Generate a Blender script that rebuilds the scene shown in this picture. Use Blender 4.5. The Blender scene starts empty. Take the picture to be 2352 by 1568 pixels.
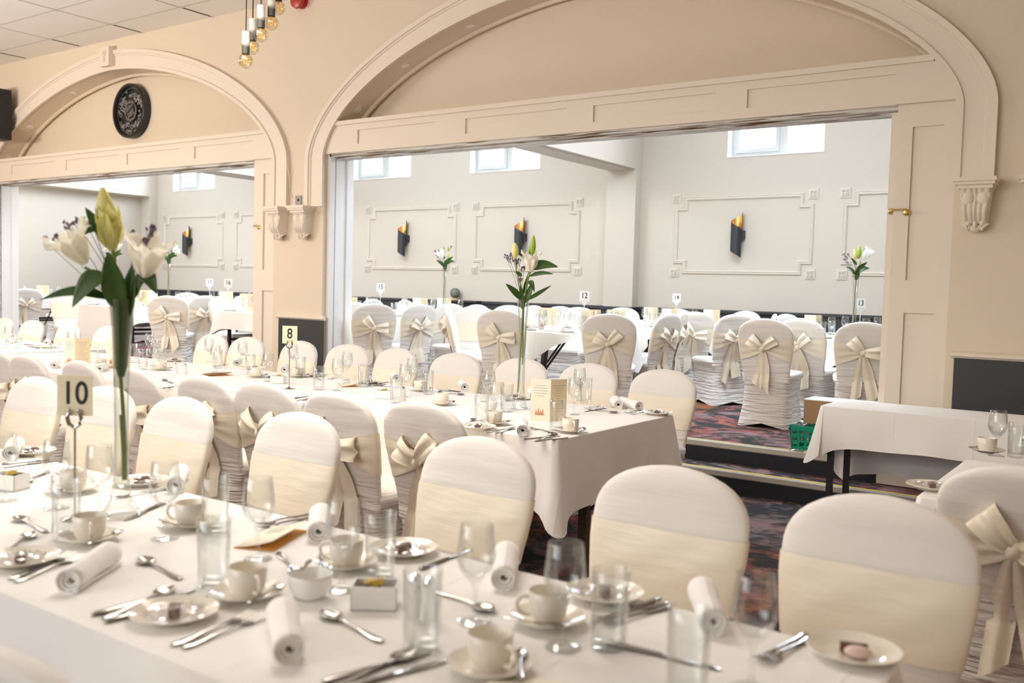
import bpy, math, random
from math import sin, cos, pi, radians, sqrt, atan2, exp
from mathutils import Vector, Matrix
random.seed(11)
S = bpy.context.scene
COL = S.collection

# ------------------------------------------------------------------ camera
CAMH, FPX = 1.40, 2153.6
YAW, PIT, ROL = 0.609426, 0.0554273, 0.0272554
_f = Vector((-sin(YAW)*cos(PIT), cos(YAW)*cos(PIT), -sin(PIT)))
_r = Vector((cos(YAW), sin(YAW), 0)); _u = _r.cross(_f)
RT = cos(ROL)*_r + sin(ROL)*_u
UP = -sin(ROL)*_r + cos(ROL)*_u
FW = _f
EYE = Vector((0, 0, CAMH))
cam_d = bpy.data.cameras.new('camera'); cam = bpy.data.objects.new('camera', cam_d); COL.objects.link(cam)
cam.matrix_world = Matrix(((RT.x, UP.x, -FW.x, EYE.x), (RT.y, UP.y, -FW.y, EYE.y), (RT.z, UP.z, -FW.z, EYE.z), (0, 0, 0, 1)))
cam_d.sensor_width = 36.0; cam_d.lens = FPX/2352*36; cam_d.clip_start = 0.05; cam_d.clip_end = 100
cam_d.dof.use_dof = True; cam_d.dof.focus_distance = 5.6; cam_d.dof.aperture_fstop = 2.9
S.camera = cam

# ------------------------------------------------------------------ light and exposure
W = bpy.data.worlds.new('world'); S.world = W; W.use_nodes = True
bg = W.node_tree.nodes['Background']; bg.inputs[0].default_value = (0.93, 0.97, 1.0, 1); bg.inputs[1].default_value = 3.0
S.view_settings.view_transform = 'Standard'; S.view_settings.look = 'None'
S.view_settings.exposure = 0.14; S.view_settings.gamma = 1.0; S.view_settings.use_curve_mapping = False
S.cycles.transparent_max_bounces = 40; S.cycles.max_bounces = 10; S.cycles.diffuse_bounces = 6
S.cycles.caustics_reflective = False; S.cycles.caustics_refractive = False
S.cycles.sample_clamp_indirect = 6.0

def area(name, loc, target, sx, sy, power, color, spread=180):
    l = bpy.data.lights.new(name, 'AREA'); l.shape = 'RECTANGLE'; l.size = sx; l.size_y = sy
    l.energy = power*1.06; l.color = color; l.spread = radians(spread)
    o = bpy.data.objects.new(name, l); COL.objects.link(o); o.location = loc
    o.rotation_euler = (Vector(target)-Vector(loc)).to_track_quat('-Z', 'Y').to_euler()
    return o
WARM = (1.0, 0.84, 0.66); NEUT = (1.0, 0.905, 0.80); COOL = (0.73, 0.85, 1.0)
# unseen fill lights added to the main room: overhead, upward and frontal
area('overhead_fill', (-3.2, 2.6, 2.95), (-3.2, 2.6, 0), 2.0, 1.0, 62, NEUT)  # added low overhead fill, brightening the walls below its height
area('overhead_fill', (-8.4, 3.0, 3.15), (-8.4, 3.0, 0), 2.4, 1.0, 86, NEUT)
area('overhead_fill', (1.6, 3.0, 3.0), (1.6, 3.0, 0), 1.0, 1.0, 10, WARM)
area('upward_fill', (-11.5, 1.0, 2.7), (-11.3, 3.4, 4.3), 3.0, .5, 190, NEUT)  # added fill aimed upward to brighten the ceiling
area('upward_fill', (-6.0, -2.2, 2.6), (-6.2, .5, 4.3), 6.0, .5, 62, NEUT)
area('upward_fill', (2.6, 1.0, 2.6), (0.5, 2.5, 4.3), .5, 3.0, 8, WARM)
area('window_and_fill_light', (-5.5, -4.2, 2.3), (-5.5, 4, 1.6), 5.0, 2.2, 62, NEUT)  # added frontal fill; no window is seen on this side
# daylight through the high windows of the far room, and cool overhead fills added out of view
for wx in (-15.7, -10.75, -8.26, -4.12, -1.42):
    area('window_and_fill_light', (wx, 11.78, 3.6), (wx, 6, 2.2), 1.25, 0.85, 150, COOL)
for lx in (-14.2, -8.9, -3.4):
    area('far_overhead_fill', (lx, 7.9, 4.2), (lx, 8.6, 0), 2.6, 1.2, 150, COOL)

# ------------------------------------------------------------------ pixel rays to points on real surfaces
def ray(u, v): return FW + RT*((u-1176)/FPX) - UP*((v-784)/FPX)
def G(u, v, z):
    d = ray(u, v); t = (z-CAMH)/d.z; return EYE + d*t
def AY(u, v, Y):
    d = ray(u, v); return EYE + d*(Y/d.y)
def DP(u, v, D): return EYE + ray(u, v)*D
def prj(p):
    q = Vector(p)-EYE; w = q.dot(FW)
    return 1176+FPX*q.dot(RT)/w, 784-FPX*q.dot(UP)/w

# ------------------------------------------------------------------ materials
def mat(name, color=(.8, .8, .8), rough=.6, metal=0.0, spec=.5, sheen=0.0, bump=None, alpha=1.0, build=None, trans=0.0, emit=None):
    m = bpy.data.materials.new(name); m.use_nodes = True
    nt = m.node_tree; b = nt.nodes['Principled BSDF']
    b.inputs['Base Color'].default_value = (*color, 1); b.inputs['Roughness'].default_value = rough
    b.inputs['Metallic'].default_value = metal; b.inputs['Specular IOR Level'].default_value = spec
    b.inputs['Sheen Weight'].default_value = sheen; b.inputs['Transmission Weight'].default_value = trans
    if bump:
        for (scale3, nscale, dist, detail) in bump[:1]:
            tc = nt.nodes.new('ShaderNodeTexCoord'); mp = nt.nodes.new('ShaderNodeMapping'); mp.inputs['Scale'].default_value = scale3
            nz = nt.nodes.new('ShaderNodeTexNoise'); nz.inputs['Scale'].default_value = nscale; nz.inputs['Detail'].default_value = detail
            bp = nt.nodes.new('ShaderNodeBump'); bp.inputs['Distance'].default_value = dist; bp.inputs['Strength'].default_value = 1.0
            nt.links.new(tc.outputs['Object'], mp.inputs[0]); nt.links.new(mp.outputs[0], nz.inputs['Vector'])
            nt.links.new(nz.outputs['Fac'], bp.inputs['Height']); nt.links.new(bp.outputs[0], b.inputs['Normal'])
    if build: build(m, nt, b)
    return m

def glassy(name, tint=(.985, .992, .992), edge=.50, rough=.03):
    m = bpy.data.materials.new(name); m.use_nodes = True; nt = m.node_tree
    for n in list(nt.nodes): nt.nodes.remove(n)
    out = nt.nodes.new('ShaderNodeOutputMaterial'); mx = nt.nodes.new('ShaderNodeMixShader')
    tr = nt.nodes.new('ShaderNodeBsdfTransparent'); gl = nt.nodes.new('ShaderNodeBsdfGlossy')
    lw = nt.nodes.new('ShaderNodeLayerWeight'); lw.inputs['Blend'].default_value = .35
    mr = nt.nodes.new('ShaderNodeMapRange'); mr.inputs['To Min'].default_value = .035; mr.inputs['To Max'].default_value = edge
    rp = nt.nodes.new('ShaderNodeMixRGB'); rp.inputs[1].default_value = (*tint, 1); rp.inputs[2].default_value = (tint[0]*.965, tint[1]*.965, tint[2]*.96, 1)
    tr.inputs[0].default_value = (*tint, 1); gl.inputs['Roughness'].default_value = rough
    nt.links.new(lw.outputs['Facing'], mr.inputs[0]); nt.links.new(mr.outputs[0], mx.inputs[0])
    nt.links.new(lw.outputs['Facing'], rp.inputs[0]); nt.links.new(rp.outputs[0], tr.inputs[0])
    nt.links.new(tr.outputs[0], mx.inputs[1]); nt.links.new(gl.outputs[0], mx.inputs[2]); nt.links.new(mx.outputs[0], out.inputs[0])
    return m

def _carpet(m, nt, b):
    L = nt.links.new; N = nt.nodes.new
    tc = N('ShaderNodeTexCoord')
    n1 = N('ShaderNodeTexNoise'); n1.inputs['Scale'].default_value = 1.15; n1.inputs['Detail'].default_value = 6; n1.inputs['Distortion'].default_value = .7
    n2 = N('ShaderNodeTexNoise'); n2.inputs['Scale'].default_value = 2.1; n2.inputs['Detail'].default_value = 9; n2.inputs['Roughness'].default_value = .62; n2.inputs['Distortion'].default_value = 1.6
    w = N('ShaderNodeTexWave'); w.wave_type = 'RINGS'; w.inputs['Scale'].default_value = 2.4; w.inputs['Distortion'].default_value = 9; w.inputs['Detail'].default_value = 3; w.inputs['Detail Scale'].default_value = 1.4
    for n in (n1, n2, w): L(tc.outputs['Object'], n.inputs['Vector'])
    r1 = N('ShaderNodeValToRGB'); e = r1.color_ramp.elements
    e[0].position = .34; e[0].color = (.26, .10, .05, 1); e[1].position = .68; e[1].color = (.19, .18, .19, 1)
    for p, c in ((.43, (.33, .14, .09, 1)), (.47, (.27, .075, .075, 1)), (.53, (.27, .155, .15, 1)), (.60, (.22, .19, .19, 1))):
        x = e.new(p); x.color = c
    n3 = N('ShaderNodeTexNoise'); n3.inputs['Scale'].default_value = 7; n3.inputs['Detail'].default_value = 8; n3.inputs['Distortion'].default_value = 1.2; L(tc.outputs['Object'], n3.inputs['Vector'])
    L(n1.outputs['Fac'], r1.inputs[0])
    ad = N('ShaderNodeMath'); ad.operation = 'MULTIPLY_ADD'; ad.inputs[1].default_value = .45; L(n3.outputs['Fac'], ad.inputs[0]); L(n2.outputs['Fac'], ad.inputs[2])
    r2 = N('ShaderNodeValToRGB'); r2.color_ramp.elements[0].position = .655; r2.color_ramp.elements[1].position = .80; L(ad.outputs[0], r2.inputs[0])
    mx = N('ShaderNodeMixRGB'); L(r2.outputs[0], mx.inputs[0]); mx.inputs[1].default_value = (.040, .039, .042, 1); L(r1.outputs[0], mx.inputs[2])
    r3 = N('ShaderNodeValToRGB'); r3.color_ramp.elements[0].position = .46; r3.color_ramp.elements[1].position = .5
    x = r3.color_ramp.elements.new(.54); x.color = (0, 0, 0, 1); r3.color_ramp.elements[1].color = (.5, .5, .5, 1); r3.color_ramp.elements[0].color = (0, 0, 0, 1)
    L(w.outputs['Fac'], r3.inputs[0])
    mx2 = N('ShaderNodeMixRGB'); L(r3.outputs[0], mx2.inputs[0]); L(mx.outputs[0], mx2.inputs[1]); mx2.inputs[2].default_value = (.16, .14, .125, 1)
    L(mx2.outputs[0], b.inputs['Base Color'])
def _bark(m, nt, b):   # paint chipped to brown wood along the folding-door track
    L = nt.links.new; N = nt.nodes.new
    tc = N('ShaderNodeTexCoord'); mp = N('ShaderNodeMapping'); mp.inputs['Scale'].default_value = (1.2, 30, 30)
    nz = N('ShaderNodeTexNoise'); nz.inputs['Scale'].default_value = 2.2; nz.inputs['Detail'].default_value = 5
    r = N('ShaderNodeValToRGB'); r.color_ramp.elements[0].position = .40; r.color_ramp.elements[0].color = (.16, .09, .04, 1)
    r.color_ramp.elements[1].position = .48; r.color_ramp.elements[1].color = (.66, .64, .60, 1)
    L(tc.outputs['Object'], mp.inputs[0]); L(mp.outputs[0], nz.inputs['Vector']); L(nz.outputs['Fac'], r.inputs[0]); L(r.outputs[0], b.inputs['Base Color'])
def _linen(m, nt, b):
    L = nt.links.new; N = nt.nodes.new
    tc = N('ShaderNodeTexCoord'); nz = N('ShaderNodeTexNoise'); nz.inputs['Scale'].default_value = 3.2; nz.inputs['Detail'].default_value = 4; L(tc.outputs['Object'], nz.inputs['Vector'])
    sp = N('ShaderNodeSeparateXYZ'); L(tc.outputs['Object'], sp.inputs[0]); prev = nz.outputs['Fac']
    for ax, per in (('X', .43), ('Y', .40)):
        pp = N('ShaderNodeMath'); pp.operation = 'PINGPONG'; pp.inputs[1].default_value = per/2; L(sp.outputs[ax], pp.inputs[0])
        mr = N('ShaderNodeMapRange'); mr.inputs['From Max'].default_value = .007; mr.inputs['To Min'].default_value = .075; mr.inputs['To Max'].default_value = 0.0; L(pp.outputs[0], mr.inputs[0])
        ad = N('ShaderNodeMath'); L(prev, ad.inputs[0]); L(mr.outputs[0], ad.inputs[1]); prev = ad.outputs[0]
    bp = N('ShaderNodeBump'); bp.inputs['Distance'].default_value = .014; L(prev, bp.inputs['Height']); L(bp.outputs[0], b.inputs['Normal'])
def _leaf(c1, c2):
    def f(m, nt, b):
        L = nt.links.new; N = nt.nodes.new
        tc = N('ShaderNodeTexCoord'); nz = N('ShaderNodeTexNoise'); nz.inputs['Scale'].default_value = 18
        r = N('ShaderNodeMixRGB'); r.inputs[1].default_value = (*c1, 1); r.inputs[2].default_value = (*c2, 1)
        L(tc.outputs['Object'], nz.inputs['Vector']); L(nz.outputs['Fac'], r.inputs[0]); L(r.outputs[0], b.inputs['Base Color'])
    return f
def _chair(m, nt, b):  # stretch cover: fine sideways ruching, stronger towards the floor
    L = nt.links.new; N = nt.nodes.new
    tc = N('ShaderNodeTexCoord'); mp = N('ShaderNodeMapping'); mp.inputs['Scale'].default_value = (2.2, 2.2, 26)
    nz = N('ShaderNodeTexNoise'); nz.inputs['Scale'].default_value = 1.5; nz.inputs['Detail'].default_value = 3; nz.inputs['Distortion'].default_value = .5
    sp = N('ShaderNodeSeparateXYZ'); mr = N('ShaderNodeMapRange'); mr.inputs['From Min'].default_value = .35; mr.inputs['From Max'].default_value = .62
    mr.inputs['To Min'].default_value = 1.0; mr.inputs['To Max'].default_value = .045
    oi = N('ShaderNodeObjectInfo'); ad = N('ShaderNodeVectorMath')
    cb = N('ShaderNodeCombineXYZ'); ml = N('ShaderNodeMath'); ml.operation = 'MULTIPLY'; ml.inputs[1].default_value = 40
    L(oi.outputs['Random'], ml.inputs[0]); L(ml.outputs[0], cb.inputs[0]); L(tc.outputs['Object'], ad.inputs[0]); L(cb.outputs[0], ad.inputs[1])
    L(ad.outputs[0], mp.inputs[0]); L(mp.outputs[0], nz.inputs['Vector']); L(tc.outputs['Object'], sp.inputs[0]); L(sp.outputs['Z'], mr.inputs[0])
    mu = N('ShaderNodeMath'); mu.operation = 'MULTIPLY'; L(nz.outputs['Fac'], mu.inputs[0]); L(mr.outputs[0], mu.inputs[1])
    bp = N('ShaderNodeBump'); bp.inputs['Distance'].default_value = .035
    mp2 = N('ShaderNodeMapping'); mp2.inputs['Scale'].default_value = (1.6, 1.6, 11); mp2.inputs['Rotation'].default_value = (0, .16, 0); n2 = N('ShaderNodeTexNoise'); n2.inputs['Scale'].default_value = 1.3; n2.inputs['Detail'].default_value = 1.5
    L(ad.outputs[0], mp2.inputs[0]); L(mp2.outputs[0], n2.inputs['Vector'])
    m3 = N('ShaderNodeMath'); m3.operation = 'MULTIPLY_ADD'; m3.inputs[1].default_value = .24; L(n2.outputs['Fac'], m3.inputs[0]); L(mu.outputs[0], m3.inputs[2]); L(m3.outputs[0], bp.inputs['Height']); L(bp.outputs[0], b.inputs['Normal'])
def thin(f=None, amt=.4, col=(.8, .8, .6)):
    def g(m, nt, b):
        if f: f(m, nt, b)
        N = nt.nodes.new; out = [n for n in nt.nodes if n.type == 'OUTPUT_MATERIAL'][0]
        tl = N('ShaderNodeBsdfTranslucent'); tl.inputs[0].default_value = (*col, 1); mx = N('ShaderNodeMixShader'); mx.inputs[0].default_value = amt
        nt.links.new(b.outputs[0], mx.inputs[1]); nt.links.new(tl.outputs[0], mx.inputs[2]); nt.links.new(mx.outputs[0], out.inputs[0])
    return g
def _ceil(m, nt, b):
    L = nt.links.new; N = nt.nodes.new
    tc = N('ShaderNodeTexCoord'); nz = N('ShaderNodeTexNoise'); nz.inputs['Scale'].default_value = 1.3; nz.inputs['Detail'].default_value = 4
    r = N('ShaderNodeMixRGB'); r.inputs[1].default_value = (.82, .79, .75, 1); r.inputs[2].default_value = (.89, .87, .84, 1)
    L(tc.outputs['Object'], nz.inputs['Vector']); L(nz.outputs['Fac'], r.inputs[0]); L(r.outputs[0], b.inputs['Base Color'])
def _cone(m, nt, b):   # white sleeve dipped in dark paint at its lower end
    L = nt.links.new; N = nt.nodes.new
    tc = N('ShaderNodeTexCoord'); sp = N('ShaderNodeSeparateXYZ'); nz = N('ShaderNodeTexNoise'); nz.inputs['Scale'].default_value = 30
    ad = N('ShaderNodeMath'); ad.operation = 'MULTIPLY_ADD'; ad.inputs[1].default_value = .03
    r = N('ShaderNodeValToRGB'); r.color_ramp.elements[0].position = .052; r.color_ramp.elements[0].color = (.05, .05, .045, 1); r.color_ramp.elements[1].position = .078; r.color_ramp.elements[1].color = (.66, .66, .58, 1)
    L(tc.outputs['Object'], sp.inputs[0]); L(tc.outputs['Object'], nz.inputs['Vector']); L(nz.outputs['Fac'], ad.inputs[0]); L(sp.outputs['Z'], ad.inputs[2]); L(ad.outputs[0], r.inputs[0]); L(r.outputs[0], b.inputs['Base Color'])

WALLC = (.71, .61, .48)
M = {
 'wall': mat('beige_paint', WALLC, .75, bump=[((1, 1, 1), 60, .0008, 2)]),
 'trimpaint': mat('beige_trim_paint', (.77, .68, .57), .55),
 'greige': mat('greige_paint', (.575, .52, .45), .8, bump=[((1, 1, 1), 80, .0008, 2)]),
 'greigetrim': mat('greige_trim_paint', (.63, .57, .495), .6),
 'white': mat('white_gloss_paint', (.82, .82, .80), .45),
 'upvc': mat('window_frame_plastic', (.50, .50, .49), .4),
 'track': mat('chipped_track_paint', (.66, .64, .60), .6, build=_bark),
 'dado': mat('charcoal_paint', (.028, .029, .032), .55),
 'ceil': mat('ceiling_tile', (.7, .68, .64), .9, build=_ceil), 'grid': mat('ceiling_grid', (.52, .48, .43), .6),
 'gap': mat('dark_gap', (.03, .025, .02), .9),
 'carpet': mat('patterned_carpet', (.1, .1, .1), .95, spec=.15, build=_carpet),
 'riser': mat('dark_step_riser', (.016, .018, .024), .8, bump=[((1, 1, 1), 300, .001, 2)]),
 'nosing': mat('grey_nosing', (.50, .46, .40), .45), 'yellow': mat('yellow_strip', (.86, .64, .02), .5),
 'palestrip': mat('pale_yellow_strip', (.62, .52, .20), .5),
 'cloth': mat('white_linen', (.86, .845, .82), .85, sheen=.15, build=_linen),
 'chair': mat('ivory_stretch_cover', (.775, .742, .70), .62, sheen=.2, build=_chair),
 'sash': mat('cream_satin_sash', (.83, .75, .605), .36, sheen=.3, bump=[((1.2, 1.2, 7), 4, .0028, 2)]),
 'steel': mat('polished_steel', (.40, .38, .355), .14, 1.0), 'chrome': mat('chrome', (.75, .75, .75), .06, 1.0),
 'china': mat('cream_china', (.80, .755, .66), .15), 'whitechina': mat('white_china', (.84, .83, .80), .15),
 'brass': mat('brass', (.70, .50, .17), .22, .87),
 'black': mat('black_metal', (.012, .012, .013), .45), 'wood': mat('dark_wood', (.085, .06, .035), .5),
 'glass': glassy('clear_glass'), 'vglass': glassy('vase_glass', (.97, .985, .975), .6), 'pane': glassy('window_glass', (1, 1, 1), .3),
 'amber': glassy('amber_bulb_glass', (.97, .89, .72), .6), 'film': glassy('clear_film', (.97, .97, .97), .85, .12),
 'filament': mat('filament', (1, .55, .1), .5), 'cable': mat('black_cable', (.02, .018, .016), .6),
 'sleeve': mat('dipped_sleeve', (.7, .7, .6), .5, build=_cone),
 'red': mat('red_plastic', (.42, .025, .02), .35), 'grey': mat('grey_plastic', (.30, .29, .28), .5),
 'choc': mat('chocolate', (.13, .055, .03), .45), 'pink': mat('pale_pink_sweet', (.70, .53, .48), .5),
 'card': mat('cream_card', (.82, .70, .47), .75), 'cardfront': mat('ivory_card', (.83, .76, .62), .75), 'ink': mat('black_ink', (.012, .012, .014), .6),
 'inkgrey': mat('grey_ink', (.38, .36, .30), .8), 'inkred': mat('faded_red_ink', (.66, .28, .20), .8), 'inkteal': mat('teal_ink', (.28, .42, .36), .8), 'gold_card': mat('gold_card', (.72, .36, .07), .7),
 'whitecard': mat('white_card', (.84, .84, .83), .6), 'creamcard': mat('pale_yellow_card', (.80, .73, .52), .6), 'acryl': mat('frosted_plastic', (.72, .72, .70), .4),
 'leaf': mat('lily_leaf', (.05, .12, .02), .42, build=thin(_leaf((.025, .075, .012), (.075, .15, .03)), .22, (.16, .28, .03))),
 'stem': mat('green_stem', (.14, .20, .02), .45), 'stemcut': mat('pale_stem', (.25, .30, .03), .45),
 'petal': mat('cream_petal', (.90, .88, .79), .5, sheen=.2, build=thin(None, .38, (.92, .90, .78))), 'whitepetal': mat('white_petal', (.88, .89, .86), .5, build=thin(None, .38, (.9, .92, .88))),
 'bud': mat('yellow_green_bud', (.52, .52, .10), .45, build=thin(_leaf((.78, .73, .32), (.66, .66, .20)), .25, (.85, .80, .30))), 'greenbud': mat('green_bud', (.22, .34, .03), .45, build=_leaf((.16, .30, .02), (.34, .42, .06))),
 'statice': mat('purple_statice', (.16, .09, .16), .7), 'twig': mat('grey_green_twig', (.20, .20, .13), .7),
 'goldin': mat('gold_leaf', (.80, .48, .18), .35, .85), 'shade': mat('black_shade', (.022, .024, .028), .5),
 'green': mat('green_crate_plastic', (.0, .30, .17), .4), 'box': mat('brown_cardboard', (.36, .22, .12), .85), 'boxtop': mat('white_paper', (.8, .8, .78), .8),
 'blue': mat('blue_foil', (.02, .06, .16), .3), 'goldfoil': mat('gold_foil', (.60, .42, .08), .25, .8), 'sugar': mat('white_sugar', (.85, .84, .82), .8),
 'clockdark': mat('clock_black', (.018, .017, .016), .35), 'clockmid': mat('clock_pewter', (.17, .16, .16), .35, .6), 'clocklite': mat('clock_silver', (.42, .40, .39), .4, .5),
 'globeleaf': mat('grey_green_leaf', (.10, .14, .10), .6), 'globebase': mat('pale_wood', (.55, .38, .22), .6),
}

# ------------------------------------------------------------------ mesh helpers
class MB:
    def __init__(s): s.v = []; s.f = []; s.mi = []; s.cur = 0
    def add(s, vs, fs):
        o = len(s.v); s.v += [tuple(p) for p in vs]; s.f += [tuple(i+o for i in f) for f in fs]; s.mi += [s.cur]*len(fs); return s
    def box(s, x0, x1, y0, y1, z0, z1, R=None, at=(0, 0, 0)):
        vs = [Vector((x, y, z)) for x in (x0, x1) for y in (y0, y1) for z in (z0, z1)]
        if R is not None: vs = [R @ p + Vector(at) for p in vs]
        return s.add(vs, [(0, 1, 3, 2), (4, 6, 7, 5), (0, 4, 5, 1), (2, 3, 7, 6), (0, 2, 6, 4), (1, 5, 7, 3)])
    def loft(s, rings, closed=True, cap0=False, cap1=False, wrap=False):
        n = len(rings[0]); vs = [p for r in rings for p in r]; fs = []
        K = len(rings); 
        for k in range(K if wrap else K-1):
            for i in range(n if closed else n-1):
                a = k*n+i; b = k*n+(i+1) % n; k2 = (k+1) % K
                fs.append((a, b, k2*n+(i+1) % n, k2*n+i))
        if cap0: fs.append(tuple(reversed(range(n))))
        if cap1: fs.append(tuple((K-1)*n+i for i in range(n)))
        return s.add(vs, fs)
    def lathe(s, prof, n=24, c=(0, 0, 0), R=None, cap0=False, cap1=False):
        rings = []
        for r, z in prof:
            ring = []
            for i in range(n):
                p = Vector((r*cos(2*pi*i/n), r*sin(2*pi*i/n), z))
                if R is not None: p = R @ p
                ring.append(p+Vector(c))
            rings.append(ring)
        return s.loft(rings, True, cap0, cap1)
    def tube(s, path, rad, n=8, caps=True):
        path = [Vector(p) for p in path]; rings = []
        for k, p in enumerate(path):
            t = (path[min(k+1, len(path)-1)]-path[max(k-1, 0)]).normalized()
            a = Vector((0, 0, 1)) if abs(t.z) < .9 else Vector((1, 0, 0))
            e1 = t.cross(a).normalized(); e2 = t.cross(e1)
            r = rad[k] if isinstance(rad, (list, tuple)) else rad
            rings.append([p+e1*(r*cos(2*pi*i/n))+e2*(r*sin(2*pi*i/n)) for i in range(n)])
        return s.loft(rings, True, caps, caps)
    def ell(s, c, rx, ry, rz, n=12, m=8, R=None):
        rings = []
        for k in range(m+1):
            a = -pi/2+pi*k/m; ring = []
            for i in range(n):
                p = Vector((rx*cos(a)*cos(2*pi*i/n), ry*cos(a)*sin(2*pi*i/n), rz*sin(a)))
                if R is not None: p = R @ p
                ring.append(p+Vector(c))
            rings.append(ring)
        return s.loft(rings)
    def grid(s, fn, nu, nv):
        vs = [fn(i/nu, j/nv) for i in range(nu+1) for j in range(nv+1)]
        fs = [(i*(nv+1)+j, (i+1)*(nv+1)+j, (i+1)*(nv+1)+j+1, i*(nv+1)+j+1) for i in range(nu) for j in range(nv)]
        return s.add(vs, fs)
    def build(s, name, m, parent=None, smooth=True, angle=40, solid=0.0, sub=0):
        me = bpy.data.meshes.new(name); me.from_pydata(s.v, [], s.f); me.update()
        ms = m if isinstance(m, (list, tuple)) else [m]
        for q in ms: me.materials.append(M[q] if isinstance(q, str) else q)
        if len(ms) > 1: me.polygons.foreach_set('material_index', s.mi)
        if smooth:
            me.polygons.foreach_set('use_smooth', [True]*len(me.polygons))
            if angle < 180: me.set_sharp_from_angle(angle=radians(angle))
        o = bpy.data.objects.new(name, me); COL.objects.link(o)
        if parent is not None: o.parent = parent
        if solid:
            md = o.modifiers.new('thickness', 'SOLIDIFY'); md.thickness = solid; md.offset = 0
        if sub:
            md = o.modifiers.new('smooth', 'SUBSURF'); md.levels = sub; md.render_levels = sub
        return o

THINGS = []   # (object, description, place, category)
def empty(name, loc=(0, 0, 0), rz=0.0):
    o = bpy.data.objects.new(name, None); COL.objects.link(o); o.location = loc; o.rotation_euler = (0, 0, rz); o.empty_display_size = .05
    return o
def reg(o, desc, place, cat, group=None):
    THINGS.append([o, desc, place, cat]); o['category'] = cat
    if group: o['group'] = group
    return o
def one(o, label, cat, group=None):
    o['label'] = label; o['category'] = cat
    if group: o['group'] = group
    return o
def struct(o, label=None):
    o['kind'] = 'structure'
    if label: o['label'] = label
    return o
def dup(o, parent=None):
    kids = [c for c in o.children]
    c = o.copy(); COL.objects.link(c)
    if parent is not None: c.parent = parent
    for k in kids: dup(k, c)
    return c
def place(o, loc, rz=0.0):
    o.location = loc; o.rotation_euler = (o.rotation_euler[0], o.rotation_euler[1], rz); return o
PROTO = {}
def inst(key, maker, loc, rz=0.0, rx=None):
    """first call uses the prototype itself, later calls copy it with its parts"""
    if key not in PROTO:
        PROTO[key] = maker(); o = PROTO[key]
    else: o = dup(PROTO[key])
    for k in ('label', 'group'):
        if k in o: del o[k]
    o.location = loc
    o.rotation_euler = (rx or 0, 0, rz)
    return o
def RZ(a): return Matrix.Rotation(a, 3, 'Z')
def sgn(x): return -1 if x < 0 else 1
def sup(a, p): return sgn(cos(a))*abs(cos(a))**(2/p), sgn(sin(a))*abs(sin(a))**(2/p)
def lerp(a, b, t): return a+(b-a)*t
def interp(tab, x):
    for (x0, y0), (x1, y1) in zip(tab, tab[1:]):
        if x <= x1: return lerp(y0, y1, max(0, (x-x0)/(x1-x0)))
    return tab[-1][1]
def text_mb(body, size, thick=.0012):
    cu = bpy.data.curves.new('t', 'FONT'); cu.body = body; cu.size = size; cu.align_x = 'CENTER'; cu.align_y = 'CENTER'; cu.extrude = thick; cu.offset = size*.012
    o = bpy.data.objects.new('t', cu); COL.objects.link(o)
    bpy.context.view_layer.update()
    me = o.to_mesh(); mb = MB(); mb.add([v.co.copy() for v in me.vertices], [tuple(p.vertices) for p in me.polygons])
    o.to_mesh_clear(); bpy.data.objects.remove(o); bpy.data.curves.remove(cu)
    return mb

# ================================================================== THE ROOM
YW, YT, YF = 6.65, 7.02, 11.5      # arch wall front, its far side, far wall
ZC, ZR = 4.29, 0.30                # ceiling, raised floor
XL, XR, YB = -15.2, 3.2, -4.0
RA = dict(cx=-4.085, a=3.14, ai=2.905, b=1.49, bi=1.27); LA = dict(cx=-10.69, a=3.20, ai=2.965, b=1.49, bi=1.27)
ZS, PE = 2.66, 1.74
def arch_z(A, x, inner=True):
    a, b = (A['ai'], A['bi']) if inner else (A['a'], A['b'])
    q = abs(x-A['cx'])/a
    return ZS if q >= 1 else ZS+b*(1-q**PE)**(1/PE)

struct(MB().box(XL-.1, XR+.1, YB-.1, 6.62, -.1, 0).build('floor', 'carpet', smooth=False))
struct(MB().box(XL-.1, XR+.1, 6.31, 6.61, 0, .13).box(XL-.1, XR+.1, 6.345, 6.61, .13, .149).build('trim_1', 'riser', smooth=False))
struct(MB().box(-17.4, XR+.1, 6.61, YF+.1, 0, ZR-.012).build('trim_2', 'riser', smooth=False))
struct(MB().box(XL-.1, XR+.1, 6.36, 6.61, .149, .151).build('floor', 'carpet', smooth=False))
struct(MB().box(-17.4, XR+.1, 6.66, YF+.1, ZR-.012, ZR).build('floor', 'carpet', smooth=False))
def nosing(name, y, z):
    prof = [(y+.055, z-.012), (y+.055, z+.003), (y-.004, z+.003), (y-.012, z-.004), (y-.012, z-.036), (y-.004, z-.044), (y+.005, z-.044), (y+.005, z-.012)]
    o = MB().loft([[(x, p[0], p[1]) for p in prof] for x in (XL, XR)], True, True, True).build(name, 'nosing', smooth=False)
    MB().box(XL, XR, y+.022, y+.040, z+.003, z+.0055).build('yellow_strip', 'yellow' if z < .2 else 'palestrip', o, smooth=False)
    return struct(o)
nosing('trim_3', 6.31, .151); nosing('trim_4', 6.61, ZR)

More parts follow.
